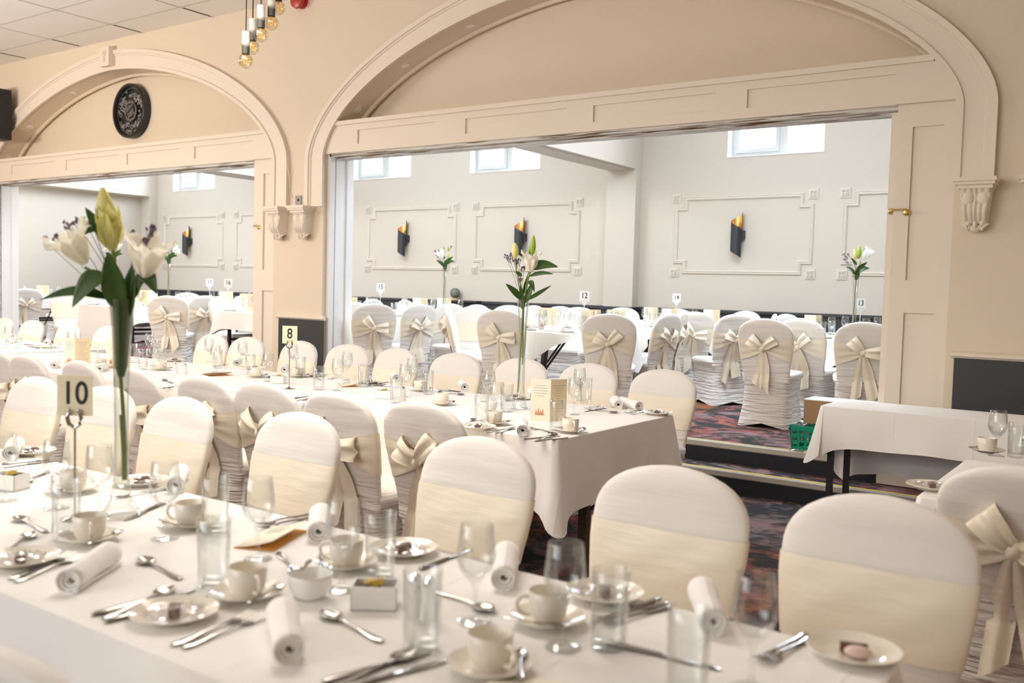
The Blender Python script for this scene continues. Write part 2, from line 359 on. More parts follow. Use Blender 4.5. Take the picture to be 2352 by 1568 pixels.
# arch wall: piers and the strips above each arch
def prism_x(mb, xs, zlo, zhi, y0, y1):
    for x0, x1, a0, a1 in zip(xs, xs[1:], zlo, zlo[1:]):
        mb.add([(x0, y0, a0), (x1, y0, a1), (x1, y0, zhi), (x0, y0, zhi), (x0, y1, a0), (x1, y1, a1), (x1, y1, zhi), (x0, y1, zhi)],
               [(0, 1, 2, 3), (5, 4, 7, 6), (4, 5, 1, 0), (3, 2, 6, 7)])
mb = MB()
for A in (RA, LA):
    xs = [A['cx']-A['ai']*cos(pi*k/64) for k in range(65)]
    prism_x(mb, xs, [arch_z(A, x) for x in xs], ZC+.05, YW, YT)
def pier(x0, x1): mb.box(x0, x1, YW, YT, 0, ZC+.05)
pier(XL-.1, LA['cx']-LA['ai']); pier(LA['cx']+LA['ai'], RA['cx']-RA['ai']); pier(RA['cx']+RA['ai'], XR+.1)
struct(mb.build('wall_middle', 'wall', angle=25))
# tympanum panels at the back of the arch recess
mb = MB()
for A in (RA, LA):
    xs = [A['cx']-(A['ai']+.0)*cos(pi*k/64) for k in range(65)]
    for x0, x1 in zip(xs, xs[1:]):
        mb.add([(x0, 6.985, 2.72), (x1, 6.985, 2.72), (x1, 6.985, arch_z(A, x1)+.01), (x0, 6.985, arch_z(A, x0)+.01), (x0, YT, 2.72), (x1, YT, 2.72), (x1, YT, arch_z(A, x1)+.01), (x0, YT, arch_z(A, x0)+.01)], [(0, 1, 2, 3), (5, 4, 7, 6), (4, 5, 1, 0)])
struct(mb.build('wall_tympanum', 'wall', smooth=False))
# quarter-round bead where soffit meets tympanum
n = 5
for A in (RA, LA):
    pts = []
    for k in range(65):
        t = pi-pi*k/64; c, s_ = sup(t, PE); pts.append((A['cx']+(A['ai']-.012)*c, 6.93, ZS+(A['bi']-.012)*max(s_, 0)))
    struct(MB().tube(pts, .022, 8).build('trim_%d' % n, 'wall')); n += 1

# architraves
def architrave(A, name):
    prof = [(0, .002), (0, .034), (.18, .034), (.20, .018), (.70, .018), (.73, .030), (.79, .030), (.81, .044), (1, .048), (1, .002)]
    path = [(-1, 0, 2.18), (-1, 0, 2.42)]
    path += [(sup(pi-pi*k/72, PE)[0], sup(pi-pi*k/72, PE)[1], ZS) for k in range(73)]
    path += [(1, 0, 2.42), (1, 0, 2.18)]
    rings = []
    for c, s_, z in path:
        s_ = max(s_, 0); ring = []
        for f, d in prof:
            a, b = lerp(A['ai']-.008, A['a'], f), lerp(A['bi']-.008, A['b'], f)
            ring.append((A['cx']+a*c, YW-d, z+b*s_))
        rings.append(ring)
    return struct(MB().loft(rings, True, True, True).build(name, 'trimpaint', angle=35))
architrave(RA, 'trim_10'); architrave(LA, 'trim_11')

# transom beams with recessed panels over both openings
def beam(A, name, panels, xdoor):
    x0, x1 = A['cx']-A['ai']+.005, A['cx']+A['ai']-.005
    mb = MB(); mb.box(x0, x1, 6.672, 6.95, 2.70, 2.99)
    # frame of rails and stiles in front of the recessed panels
    zz0, zz1 = 2.772, 2.905
    mb.box(x0, x1, 6.655, 6.672, 2.70, zz0); mb.box(x0, x1, 6.655, 6.672, zz1, 2.965)
    e = [x0]+[q for p in panels for q in p]+[x1]
    for i in range(0, len(e), 2): mb.box(e[i], e[i+1], 6.655, 6.672, zz0, zz1)
    o = mb.build(name, 'trimpaint', smooth=False)
    xe = max(x for x in [A['cx']+A['ai']*k/400 for k in range(401)] if arch_z(A, x) > 2.985)-A['cx']
    MB().box(A['cx']-xe, A['cx']+xe, 6.632, 6.98, 2.965, 3.005).build('ledge', 'trimpaint', o, smooth=False)
    MB().box(x0+.02, xdoor, 6.70, 6.735, 2.676, 2.70).box(x0+.02, xdoor, 6.80, 6.93, 2.665, 2.70).build('door_track', 'track', o, smooth=False)
    return struct(o)
beam(RA, 'trim_12', [(-6.544, -5.555), (-5.218, -4.163), (-3.906, -2.855), (-2.609, -1.575)], -1.55)
beam(LA, 'trim_13', [(-13.09, -11.985), (-11.725, -10.563), (-10.382, -9.343), (-9.08, -8.085)], -8.07)

# folding door leaves, parked at the right of each opening, with recessed panels, edge leaf and brass hook
def door(name, x0, x1, px0, px1):
    mb = MB(); mb.box(x0, x1, 6.692, 6.74, ZR+.005, 2.70)
    for a, b, c, d in ((x0, px0, ZR+.005, 2.70), (px1, x1, ZR+.005, 2.70), (px0, px1, 2.55, 2.70), (px0, px1, 1.315, 1.535), (px0, px1, ZR+.005, .50)):
        mb.box(a, b, 6.672, 6.692, c, d)
    o = mb.build(name, 'trimpaint', smooth=False)
    MB().box(x0-.01, x1+.02, 6.634, 6.69, 2.702, 2.752).build('head_moulding', 'trimpaint', o, smooth=False)
    MB().box(x0-.055, x0-.012, 6.74, 6.775, ZR+.005, 2.665).build('edge_leaf', 'trimpaint', o, smooth=False)
    MB().box(x0-.012, x0-.001, 6.742, 6.76, ZR+.005, 2.67).build('dark_gap', 'gap', o, smooth=False)
    h = MB().lathe([(0, 0), (.024, 0), (.022, .006), (.012, .012), (.012, .03), (0, .032)], 16, (x0+.085, 6.672, 1.985), Matrix.Rotation(pi/2, 3, 'X'))
    h.lathe([(0, 0), (.022, 0), (.02, .006), (.012, .012), (.014, .03), (0, .036)], 16, (x0-.03, 6.74, 2.0), Matrix.Rotation(pi/2, 3, 'X'))
    h.tube([(x0+.085, 6.652, 1.985), (x0+.085, 6.64, 2.005), (x0+.05, 6.64, 2.004), (x0, 6.66, 2.004), (x0-.03, 6.70, 2.0)], .006, 8)
    h.build('brass_hook', 'brass', o)
    return struct(o)
door('door_1', -1.555, -1.145, -1.457, -1.262); door('door_2', -8.07, -7.70, -7.925, -7.735)
# white left jambs with the groove of the folding doors
for nm, xj in (('trim_14', RA['cx']-RA['ai']), ('trim_15', LA['cx']-LA['ai'])):
    o = MB().box(xj, xj+.045, 6.70, 6.76, ZR, 2.70).box(xj, xj+.03, 6.79, 7.0, ZR, 2.70).box(xj, xj+.05, 6.93, 7.02, ZR, 2.72).build(nm, 'white', smooth=False)
    MB().box(xj, xj+.012, 6.76, 6.79, ZR, 2.70).build('groove', 'track', o, smooth=False)
    struct(o)

struct(MB().box(-1.56, -1.13, 6.585, 6.66, .158, .56).build('trim_16', 'trimpaint', smooth=False))
# dado panels and rails on the piers
def dado(name, x0, x1, z0=0.0):
    o = MB().box(x0, x1, YW-.012, YW, z0, 1.035).build(name, 'dado', smooth=False)
    prof = [(YW, 1.035), (YW-.02, 1.035), (YW-.036, 1.05), (YW-.036, 1.066), (YW-.02, 1.076), (YW, 1.08)]
    MB().loft([[(x, a, b) for a, b in prof] for x in (x0-.02, x1+.02)], True, True, True).build('dado_rail', 'trimpaint', o, smooth=False)
    return struct(o)
dado('baseboard_middle', -7.62, -6.955, .15); dado('baseboard_right', -1.125, XR, .0); dado('baseboard_left', XL, -13.72, .15)

# corbels
def corbel(name, x):
    mb = MB()
    for z0, z1, w, d in ((2.155, 2.18, .125, .185), (2.135, 2.155, .115, .172), (2.112, 2.135, .100, .15)): mb.box(x-w, x+w, YW-d, YW, z0, z1)
    o = mb.build(name, 'trimpaint', smooth=False)
    b = MB(); rings = []
    for k in range(17):
        t = k/16; z = 2.112-.215*t
        dep = .135-.02*sin(t*pi*2.2)-.055*t**1.5+.0; hw = .088-.022*t; ring = []
        for i in range(41):
            f = -1+2*i/40
            af = abs(f); lobe = .014*cos(af/.16*pi/2) if af < .16 else (.016*abs(sin((af-.16)/.84*pi*2))**.6-.004)
            lobe -= .010*(af > .95)
            ring.append((x+hw*f, YW-dep-lobe, z))
        ring += [(x+hw, YW-.001, z), (x-hw, YW-.001, z)]; rings.append(ring)
    b.loft(rings, True, True, True)
    for s in (-1, 1): b.ell((x+s*.045, YW-.115, 2.055), .038, .02, .05, 12, 8); b.lathe([(0, -.012), (.022, -.010), (.030, 0), (.022, .010), (0, .012)], 14, (x+s*.078, YW-.10, 2.07), Matrix.Rotation(pi/2, 3, 'Y'))
    b.build('scroll', 'trimpaint', o)
    l = MB()
    for s in (-1, 1):
        for q in range(6):
            a = radians(-25+q*32); R = Matrix.Rotation(s*(pi/2-a)+pi, 3, 'Y')
            l.ell((x+s*(.040+.022*cos(a)), YW-.075+.006*abs(q-2.5), 1.895-.022*sin(a)-.004), .008, .016, .021, 10, 6, R)
        l.ell((x+s*.040, YW-.066, 1.900), .020, .030, .022, 10, 6)
    l.ell((x, YW-.070, 1.892), .016, .026, .034, 10, 8)
    l.ell((x, YW-.05, 1.862), .04, .035, .02, 10, 6)
    l.build('acanthus_leaf', 'trimpaint', o)
    return struct(o)
corbel('trim_20', -7.585); corbel('trim_21', -7.215); corbel('trim_22', -1.035); corbel('trim_23', -.665)
# keystone of the left arch
o = MB().box(-10.79, -10.60, YW-.10, YW, 3.96, 4.19).build('trim_24', 'trimpaint', smooth=False)
k = MB()
for a in range(6): k.ell((-10.695+.032*cos(a*pi/3), YW-.105, 4.11+.03*sin(a*pi/3)), .02, .012, .014, 8, 6)
k.ell((-10.695, YW-.11, 4.11), .018, .016, .018, 8, 6); k.ell((-10.695, YW-.105, 4.035), .014, .012, .04, 8, 6); k.build('rosette', 'trimpaint', o); struct(o)

# ceilings, side and back walls of both rooms
struct(MB().box(XL-.1, XR+.1, YB-.1, YW+.01, ZC, ZC+.08).build('ceiling', 'ceil', smooth=False))
gx = [-8.76-.645*2*k for k in range(-9, 5)]; mb = MB()
for x in gx: mb.box(x-.007, x+.007, YB, YW, ZC-.004, ZC+.002)
y = 6.22
while y > YB: mb.box(XL, XR, y-.007, y+.007, ZC-.004, ZC+.002); y -= .635
struct(mb.build('trim_25', 'grid', smooth=False))
mb = MB()                                                    # gaps where cut tiles have dropped near the wall
for x in gx[6:14]: mb.box(x+.012, x+.022, 6.26, 6.60, ZC-.006, ZC+.001)
struct(mb.build('trim_26', 'gap', smooth=False))
struct(MB().box(XL-.1, XL, YB, YW, 0, ZC).build('wall_left', 'wall', smooth=False)); struct(MB().box(XR, XR+.1, YB, YF, 0, ZC).build('wall_right', 'wall', smooth=False))
struct(MB().box(XL, XR, YB-.1, YB, 0, 1.1).box(XL, XR, YB-.1, YB, 3.5, ZC).box(XL, -8, YB-.1, YB, 1.1, 3.5).box(-1, XR, YB-.1, YB, 1.1, 3.5).build('wall_back', 'wall', smooth=False))
XFL = -17.16
struct(MB().box(XFL-.1, XFL, YT, YF, ZR, 4.4).build('wall_far_left', 'greige', smooth=False))
struct(MB().box(XFL, XR, YT, YF, 4.3, 4.4).build('ceiling_far', 'ceil', smooth=False))
# far wall with its window openings
wins = [(-16.34, -15.06, -15.72), (-11.40, -10.11, -10.75), (-8.90, -7.62, -8.26), (-4.74, -3.51, -4.06), (-2.05, -.80, -1.42)]
WZ0, WZ1 = 3.165, 4.02
mb = MB(); xs = XFL
mb.box(XFL, XR, YF, YF+.25, ZR, WZ0); mb.box(XFL, XR, YF, YF+.25, WZ1, 4.4)
for a, b, _ in wins: mb.box(xs, a, YF, YF+.25, WZ0, WZ1); xs = b
mb.box(xs, XR, YF, YF+.25, WZ0, WZ1); struct(mb.build('wall_far', 'greige', smooth=False))
for i, (a, b, c) in enumerate(wins):
    y0, y1 = YF+.15, YF+.20; mb = MB()
    mb.box(a, b, y0, y1, WZ0, WZ0+.06); mb.box(a, b, y0, y1, WZ1-.06, WZ1)
    for p, q in ((a, a+.06), (b-.06, b), (c-.05, c+.05)): mb.box(p, q, y0, y1, WZ0+.06, WZ1-.06)
    mb.box(a+.06, c-.05, y0-.02, y1-.01, WZ0+.062, WZ0+.11)
    for p, q in ((c-.10, c-.051), (a+.061, a+.11)): mb.box(p, q, y0-.02, y1-.01, WZ0+.11, WZ1-.06)
    o = mb.build('window_%d' % (i+1), 'upvc', smooth=False)
    MB().box(a-.004, b+.004, YF-.01, YF+.15, WZ0-.006, WZ0+.004).box(a-.002, a+.004, YF+.002, YF+.15, WZ0, WZ1).box(b-.004, b+.002, YF+.002, YF+.15, WZ0, WZ1).build('reveal', 'white', o, smooth=False)
    MB().box(a+.05, b-.05, y0+.02, y0+.026, WZ0+.05, WZ1-.05).build('glass_pane', 'pane', o, smooth=False)
    struct(o)
# downstand beams and the pilasters under them
for i, (xa, xb) in enumerate(((-6.40, -5.95), (-12.31, -11.86), (XFL, XFL+.3))):
    zt = 3.06
    struct(MB().box(xa, xb, YT, YF, zt, 4.35).box(xa+.07, xb-.07, YT, YF-.25, zt-.015, zt).build('trim_%d' % (30+i), 'greige', smooth=False))
    struct(MB().box(xa, xb, YF-.17, YF, ZR, zt).build('trim_%d' % (33+i), 'greige', smooth=False))
# dado of the far room
prof = [(YF, 1.165), (YF-.045, 1.17), (YF-.045, 1.195), (YF-.02, 1.205), (YF, 1.21)]
o = MB().box(XFL, XR, YF-.02, YF, ZR, 1.165).loft([[(x, a, b) for a, b in prof] for x in (XFL, XR)], True, True, True).build('baseboard_far', 'dado', smooth=False); struct(o)
for xa, xb in ((-6.40, -5.95), (-12.31, -11.86)): MB().box(xa-.01, xb+.02, YF-.185, YF, ZR, 1.165).box(xa-.02, xb+.035, YF-.21, YF, 1.165, 1.205).build('pilaster_dado', 'dado', o, smooth=False)
# moulded wall frames with notched corners and square rosettes
def frame(name, x0, x1, z0=1.665, z1=2.68):
    nx, s = .16, .055; y = YF; mb = MB()
    P = [(x0+nx, z1-s/2), (x1-nx, z1-s/2), (x1-nx, z1-nx), (x1-s/2, z1-nx), (x1-s/2, z0+nx), (x1-nx, z0+nx), (x1-nx, z0+s/2), (x0+nx, z0+s/2), (x0+nx, z0+nx), (x0+s/2, z0+nx), (x0+s/2, z1-nx), (x0+nx, z1-nx)]
    rings = []
    for i, (px_, pz) in enumerate(P):
        a, c = Vector(P[i-1]), Vector(P[(i+1) % 12]); b = Vector((px_, pz))
        d1, d2 = (b-a).normalized(), (c-b).normalized(); n1, n2 = Vector((-d1.y, d1.x)), Vector((-d2.y, d2.x)); m = (n1+n2)
        ring = []
        for o_, h in ((-.026, .0), (-.026, .012), (-.012, .024), (.004, .014), (.014, .022), (.026, .008), (.026, 0)):
            q = b+m*o_; ring.append((q.x, y-h, q.y))
        rings.append(ring)
    mb.loft(rings, False, wrap=True); o = mb.build(name, 'greigetrim', angle=25)
    for cx in (x0+.02, x1-.02):
        for cz in (z0+.02, z1-.02):
            r = MB()
            for w, h in ((.062, .012), (.048, .02)): r.box(cx-w, cx+w, y-h, y, cz-w, cz+w)
            for w in (.036, .020):
                for a, b, c, d in ((-w, w, w-.006, w), (-w, w, -w, -w+.006), (-w, -w+.006, -w, w), (w-.006, w, -w, w)): r.box(cx+a, cx+b, y-.028, y, cz+c, cz+d)
            r.build('corner_rosette', 'greigetrim', o, smooth=False)
    return struct(o)
for i, (a, b) in enumerate(((-16.62, -14.78), (-14.42, -12.55), (-11.03, -9.13), (-8.79, -6.90), (-5.44, -3.59), (-3.25, -1.38))): frame('trim_%d' % (40+i), a, b)

# ------------------------------------------------------------------ fittings on the walls
def sconce():
    r = empty('wall_sconce')
    def surf(R):
        def f(u, v):
            th = lerp(.12, 2*pi-.12, u); return (R*cos(th), -.088-R*sin(th), lerp(-.18, .18, v)+.24*(th/(2*pi)-.5))
        return f
    MB().grid(surf(.072), 36, 8).build('shade', 'shade', r); MB().grid(surf(.069), 36, 8).build('gold_lining', 'goldin', r)
    MB().box(.035, .085, -.085, 0, -.055, .055).build('wall_mount', 'shade', r, smooth=False)
    return r
for x, d in ((-10.18, 'in the leftmost frame of the wide opening'), (-7.89, 'behind the tall lily vase of the middle table'), (-4.54, 'in the rightmost full frame'), (-15.8, 'seen through the left arch')):
    o = inst('sconce', sconce, (x, YF, 2.17)); one(o, 'black curled wall light, gold inside, '+d, 'wall light', 'black and gold wall lights')
# olive-leaf globe on the dado ledge
g = empty('decorative_globe', (-9.06, YF-.1, 1.21)); one(g, 'round globe of grey-green leaves on the dark dado ledge', 'ornament')
MB().lathe([(0, 0), (.06, 0), (.06, .02), (.03, .03), (0, .03)], 20).build('wooden_base', 'globebase', g)
MB().ell((0, 0, .11), .068, .068, .068, 16, 10).build('core', 'greigetrim', g); mb = MB()
for k in range(170):
    z = 1-2*(k+.5)/170; t = k*2.39996; q = Vector((sqrt(1-z*z)*cos(t), sqrt(1-z*z)*sin(t), z)); 
    R = q.to_track_quat('Z', 'Y').to_matrix() @ RZ(random.random()*6)
    mb.ell(q*.074+Vector((0, 0, .11)), .0045, .019, .003, 6, 4, R)
mb.build('leaf_ball', 'globeleaf', g)['kind'] = 'stuff'
struct(MB().box(-9.5, -8.6, YF-.17, YF, 1.185, 1.21).build('trim_50', 'dado', smooth=False))

# clock of gears on the left tympanum
ck = empty('wall_clock', (-10.72, 6.985, 3.488)); one(ck, 'large round black wall clock with skeleton gear face in the left arch', 'clock')
RX = Matrix.Rotation(pi/2, 3, 'X')
MB().lathe([(.30, 0), (.335, 0), (.338, .05), (.334, .095), (.322, .105), (.305, .10), (.298, .08), (.295, .03)], 56, (0, 0, 0), RX).build('rim', 'clockdark', ck)
MB().lathe([(0, .028), (.297, .028)], 48, (0, 0, 0), RX).build('face', 'clockdark', ck)
mb = MB()
def ringy(mb, c, r, w, y, n=18):
    mb.lathe([(r-w, -.003), (r+w, -.003), (r+w, .003), (r-w, .003), (r-w, -.003)], n, (c[0], y, c[1]), RX)
for k in range(74):
    mb = MB(); a = random.random()*2*pi; q = random.uniform(.15, .275); ringy(mb, (q*cos(a), q*sin(a)), random.choice((.011, .014, .018, .024)), .0035, -.04-random.random()*.012, 12); mb.build('small_gear', 'clocklite', ck)
mb = MB(); ringy(mb, (0, 0), .285, .006, -.05, 48); ringy(mb, (0, 0), .112, .016, -.062, 40); ringy(mb, (0, 0), .062, .012, -.066, 30)
for k in range(4): mb.box(-.014, .014, -.066, -.058, .06, .12, Matrix.Rotation(k*pi/2+.4, 3, 'Y'))
mb.build('gear_wheel', 'clockmid', ck)
MB().lathe([(0, .05), (.05, .05), (.05, .072), (0, .078)], 28, (0, 0, 0), RX).build('hub', 'clockmid', ck)
mb = MB(); mb.box(-.006, .006, -.082, -.078, -.02, .15, Matrix.Rotation(.9, 3, 'Y')); mb.box(-.005, .005, -.088, -.084, -.02, .22, Matrix.Rotation(-2.2, 3, 'Y')); mb.build('hand', 'clockdark', ck)

# key switch, cable, fire bell, black block for a soft shadow, soffit discs
sw = empty('key_switch', (-7.345, YW, 2.252)); one(sw, 'square grey key switch plate on the wall above the twin corbels', 'switch')
MB().box(-.043, .043, -.012, 0, -.045, .045).build('plate', 'grey', sw, smooth=False); MB().lathe([(0, 0), (.014, 0), (.012, .008), (0, .008)], 16, (0, -.012, 0), RX).build('key_barrel', 'black', sw)
o = MB().tube([(-7.47, YW-.052, 2.60), (-7.465, YW-.03, 2.50), (-7.475, YW-.012, 2.40), (-7.47, YW-.008, 2.33), (-7.44, YW-.006, 2.285)], .004, 6).build('wire', 'trimpaint'); one(o, 'thin painted wire running down beside the left arch moulding', 'cable')
fb = empty('fire_bell', (-7.33, YW, 4.245)); one(fb, 'round red fire alarm sounder high on the wall by the ceiling', 'alarm')
MB().lathe([(0, 0), (.075, 0), (.075, .03), (.05, .035), (0, .035)], 24, (0, 0, 0), RX).build('base', 'red', fb)
MB().lathe([(.045, .035), (.078, .045), (.09, .07), (.085, .095), (.05, .11), (0, .112)], 28, (0, 0, -.0), RX).build('sounder', 'red', fb)
sp = empty('shadow_block', (-13.04, YW-.20, 3.55)); one(sp, 'black block in place of a soft shadow left of the clock arch', 'shadow_shape')  # black block added where a soft-edged shadow falls
MB().box(-.17, .17, -.13, .10, -.33, .33).build('shadow_body', 'black', sp, smooth=False); MB().box(-.15, .15, -.14, -.13, -.3, .3).build('shadow_front', 'clockdark', sp, smooth=False); MB().box(-.13, -.09, .10, .20, .12, .20).build('shadow_mount', 'black', sp, smooth=False)
def disc(): 
    r = empty('soffit_light'); MB().lathe([(0, -.004), (.038, -.004), (.038, .0), (0, .0)], 24).build('cover_disc', 'white', r); MB().lathe([(.038, -.006), (.046, -.006), (.046, 0), (.038, 0)], 24).build('ring', 'trimpaint', r); return r
for A, t in [(RA, t) for t in (.14, .245, .345, .86)]+[(LA, t) for t in (.115, .225, .36, .6)]:
    c, s_ = sup(pi*(1-t), PE); x, z = A['cx']+A['ai']*c, ZS+A['bi']*s_
    c2, s2 = sup(pi*(1-t)+.01, PE); tx, tz = A['ai']*(c2-c), A['bi']*(s2-s_)
    o = inst('disc', disc, (x, 6.80, z)); o.rotation_euler = (0, -atan2(tz, tx)+(pi if tx < 0 else 0), 0)
    o.location = Vector((x, 6.80, z)) + o.rotation_euler.to_matrix() @ Vector((0, 0, -.001))
    reg(o, 'small round white light disc', 'under the wide arch' if A is RA else 'under the left arch', 'ceiling light', 'discs under the arches')

# pendant cluster
pd = empty('pendant_light', (-4.05, 3.37, ZC)); one(pd, 'cluster of five bare amber globe bulbs hanging on black cords', 'pendant light')
MB().lathe([(0, 0), (.16, 0), (.15, -.035), (0, -.035)], 28).build('ceiling_rose', 'black', pd)
for (u, v, D) in ((564, 140, 4.95), (580, 109, 5.1), (599, 80, 4.95), (623, 53, 5.0), (639, 18, 5.05)):
    p = DP(u, v, D)-Vector((-4.05, 3.37, ZC)); R_ = .0385
    c = MB().tube([(p.x, p.y, p.z+.15), (p.x*.9, p.y*.9, p.z*.4), (p.x*.5, p.y*.5, -.03)], .0035, 6).build('cord', 'cable', pd)
    h = MB().lathe([(.0, .122), (.006, .122), (.019, .118), (.0205, .112), (.0205, .002), (.018, 0), (.0, .0)], 20).build('lamp_holder', 'sleeve', pd); h.location = p+Vector((0, 0, .034))
    b = MB().lathe([(R_*sin(a), -R_*cos(a)) for a in [pi*k/16 for k in range(15)]]+[(.013, .04)], 24).build('bulb', 'amber', pd); b.location = p
    f = MB()
    for a in range(4): f.tube([(.010*cos(a*pi/2), .010*sin(a*pi/2), -.014), (.008*cos(a*pi/2), .008*sin(a*pi/2), .02)], .0014, 5)
    f.tube([(0, 0, .02), (0, 0, .038)], .005, 8); f.build('filament', 'filament', b)

# ================================================================== CHAIRS
CH = .9167
def back_y(z): return -.185-.105*max(0, (z-.42)/.50)**1.15
HW = [(.40, .198), (.48, .200), (.56, .212), (.64, .224), (.70, .231), (.76, .233)]
def back_hw(z):
    if z <= .76: return interp(HW, z)
    q = (z-.76)/(CH-.76); return .233*max(0, 1-q**2.5)**.5
def back_ring(z, grow=0.0, n=36, hw=None):
    h = (hw if hw is not None else back_hw(z))+grow; t = .030+grow
    if z > CH-.05: t = grow+.030*max(.0, 1-((z-(CH-.05))/.052)**2)**.5
    y = back_y(z); pts = []
    for i in range(n):
        c, s_ = sup(2*pi*i/n, 3.2); pts.append(Vector((h*c, y+t*s_, z)))
    return pts
SEAT_LO, SEAT_HI = .395, .465
def cover_mesh():
    mb = MB()
    zs = [.38+.38*k/9 for k in range(10)]+[.76+(CH-.76)*sin(pi/2*k/10) for k in range(1, 10)]+[CH-.0004]
    mb.loft([back_ring(z) for z in zs], True, False, True)
    # seat and stretch skirt down to the floor
    tab = [(0.0, .232, -.265, .245), (.06, .222, -.250, .232), (.18, .204, -.222, .212), (.30, .200, -.210, .212), (.395, .206, -.215, .222), (.415, .222, -.215, .238), (.445, .224, -.213, .240), (.462, .215, -.205, .228), (.466, .16, -.19, .18)]
    rings = []
    for z, w, y0, y1 in tab:
        ring = []
        for i in range(44):
            c, s_ = sup(2*pi*i/44, 6 if z < .46 else 4)
            sag = .0
            if z < .01:                       # hem pulled to the four feet, arched between them
                sag = .035*(1-min(1, abs(c*s_)*1.35))
            ring.append((w*c, (y0+y1)/2+(y1-y0)/2*s_, z+sag))
        rings.append(ring)
    mb.loft(rings, True, False, True)
    return mb
def sash_mesh():
    mb = MB(); n, m = 72, 10; rings = []
    for j in range(m+1):
        v = j/m; ring = []
        for i in range(n):
            a = 2*pi*i/n; c, s_ = sup(a, 3.2)
            if s_ < 0:      # rear half: gathers to the knot
                q = min(1, abs(c)); k = q**.75
                zc, hh = lerp(.665, .652, k), lerp(.020, .098, k)
            else: zc, hh, q = .652, .098, 1
            z = zc+hh*(2*v-1); h = back_hw(z)+.0035; t = .0338
            fold = .0075*sin(v*5.5*pi+1.2*abs(c))*(1-.75*q) if s_ < 0 else .0012*sin(v*9+c*7)
            puff = .010*(1-q)**.5 if s_ < 0 else 0
            ring.append((h*c, back_y(z)+(t+fold+puff)*s_, z))
        rings.append(ring)
    return mb.loft(rings)
def bow_parts(seed, par):
    r = random.Random(seed); ky = back_y(.665)-.052; K = Vector((r.uniform(-.015, .015), ky, .662+r.uniform(-.008, .012)))
    for s in (-1, 1):
        al = radians(r.uniform(-5, 48)); L = r.uniform(.115, .15); Wd = r.uniform(.075, .10); ph = r.random()*6
        dx, dz = s*cos(al), sin(al); 
        def f(u, v, s=s, dx=dx, dz=dz, L=L, Wd=Wd, ph=ph):
            th = 2*pi*u; along = L*(1-cos(th))/2; w = .016+Wd*sin(th/2)**.75
            off = (v-.5)*w; y = -.004-.034*sin(th)*(.55+.45*cos((v-.5)*2))-.012*sin(v*9+ph)*sin(th/2)-.005*sin(v*17+u*6+ph)
            return K+Vector((dx*along-dz*off*s, y-.012*sin(th/2), dz*along+dx*off*s*1.0))
        MB().grid(f, 22, 8).build('bow_loop', 'sash', par, angle=180)
    for s in (-1, 1):
        L = r.uniform(.30, .44); dr = s*r.uniform(.01, .05)+r.uniform(-.02, .02); Wd = r.uniform(.075, .105); ph = r.random()*6; cut = r.uniform(-.05, .05)
        def g(u, v, s=s, L=L, dr=dr, Wd=Wd, ph=ph, cut=cut):
            w = .018+(Wd-.018)*min(1, u*2.6)**.8; q = (v-.5)
            z = K.z-.008-u*(L+cut*q*2); x = K.x+s*.008+dr*u*1.6+q*w
            yb = (back_y(max(z, .42))-.034) if z > .42 else min(back_y(.42)-.034, -.218-.035*max(0, (.42-z)/.42)-.012)
            return Vector((x, yb-.012-.006*sin(q*8+ph)*(.4+u)-.006*s-.008*sin(u*5+ph), z))
        MB().grid(g, 16, 6).build('bow_tail', 'sash', par, angle=180)
    mb = MB(); mb.ell(K+Vector((0, -.016, 0)), .024, .022, .030, 14, 10, Matrix.Rotation(.3, 3, 'Y')); mb.build('bow_knot', 'sash', par)
CHP = []
for q in range(3):
    def mk(q=q):
        r = empty('banquet_chair')
        if not CHP: c = cover_mesh().build('chair_cover', 'chair', r, angle=75); s_ = sash_mesh().build('sash', 'sash', r, angle=180)
        else:
            c = CHP[0][0].copy(); COL.objects.link(c); c.parent = r; s_ = CHP[0][1].copy(); COL.objects.link(s_); s_.parent = r
        CHP.append((c, s_)); bow_parts(100+q*7, s_); return r
    globals()['mk_chair_%d' % q] = mk
nchair = [0]
def chair(top, facing, desc, plc, group, base=0.0):
    """top: world point at the top centre of the backrest; facing: angle of the seat's front, 0 = +Y"""
    q = nchair[0] % 3; nchair[0] += 1
    off = RZ(facing) @ Vector((0, back_y(CH), 0))
    o = inst('chair%d' % q, globals()['mk_chair_%d' % q], (top.x-off.x, top.y-off.y, base), facing)
    reg(o, desc, plc, 'chair', group); return o

def rowchairs(pts, facing, desc, plc, group, base=0.0, jit=.07):
    for i, (u, v) in enumerate(pts):
        chair(G(u, v, base+CH), facing+random.uniform(-jit, jit), desc, plc, group, base)

# main room.  T-front = numbered ten, T-mid = numbered eight
def rowat(pts, Y, facing, desc, plc, group, jit=.05):
    for u, v in pts:
        d = ray(u, v); chair(Vector((d.x/d.y*Y, Y+random.uniform(-.03, .03), CH)), facing+random.uniform(-jit, jit), desc, plc, group)
CD_F, CD_B = 'white chair with plain sash front', 'white chair with cream bow'
P10, P8, P9, P11 = 'at the front table', 'at the middle table', 'at the far left table', 'at the right-hand table'
rowat([(100, 878), (255, 902), (430, 935), (690, 975), (1100, 1018), (1555, 1075), (2030, 1135)], 2.42, pi, CD_F, 'on the front table\'s far side', 'chairs on the far side of the front table')
rowat([(497, 771), (577, 777), (695, 785), (800, 792), (912, 801), (1055, 810), (1205, 822), (1358, 834), (1533, 845)], 5.50, pi, CD_F, 'on the middle table\'s far side', 'chairs on the far side of the middle table')
rowat([(-5, 800), (65, 808), (180, 822), (315, 835), (465, 855), (597, 880), (780, 898), (970, 928)], 3.03, 0, CD_B, 'on the middle table\'s near side', 'chairs on the near side of the middle table')
rowat([(12, 731), (78, 733), (168, 743), (250, 752)], 5.50, pi, CD_F, 'beyond the far left table', 'chairs on the far side of the far left table')
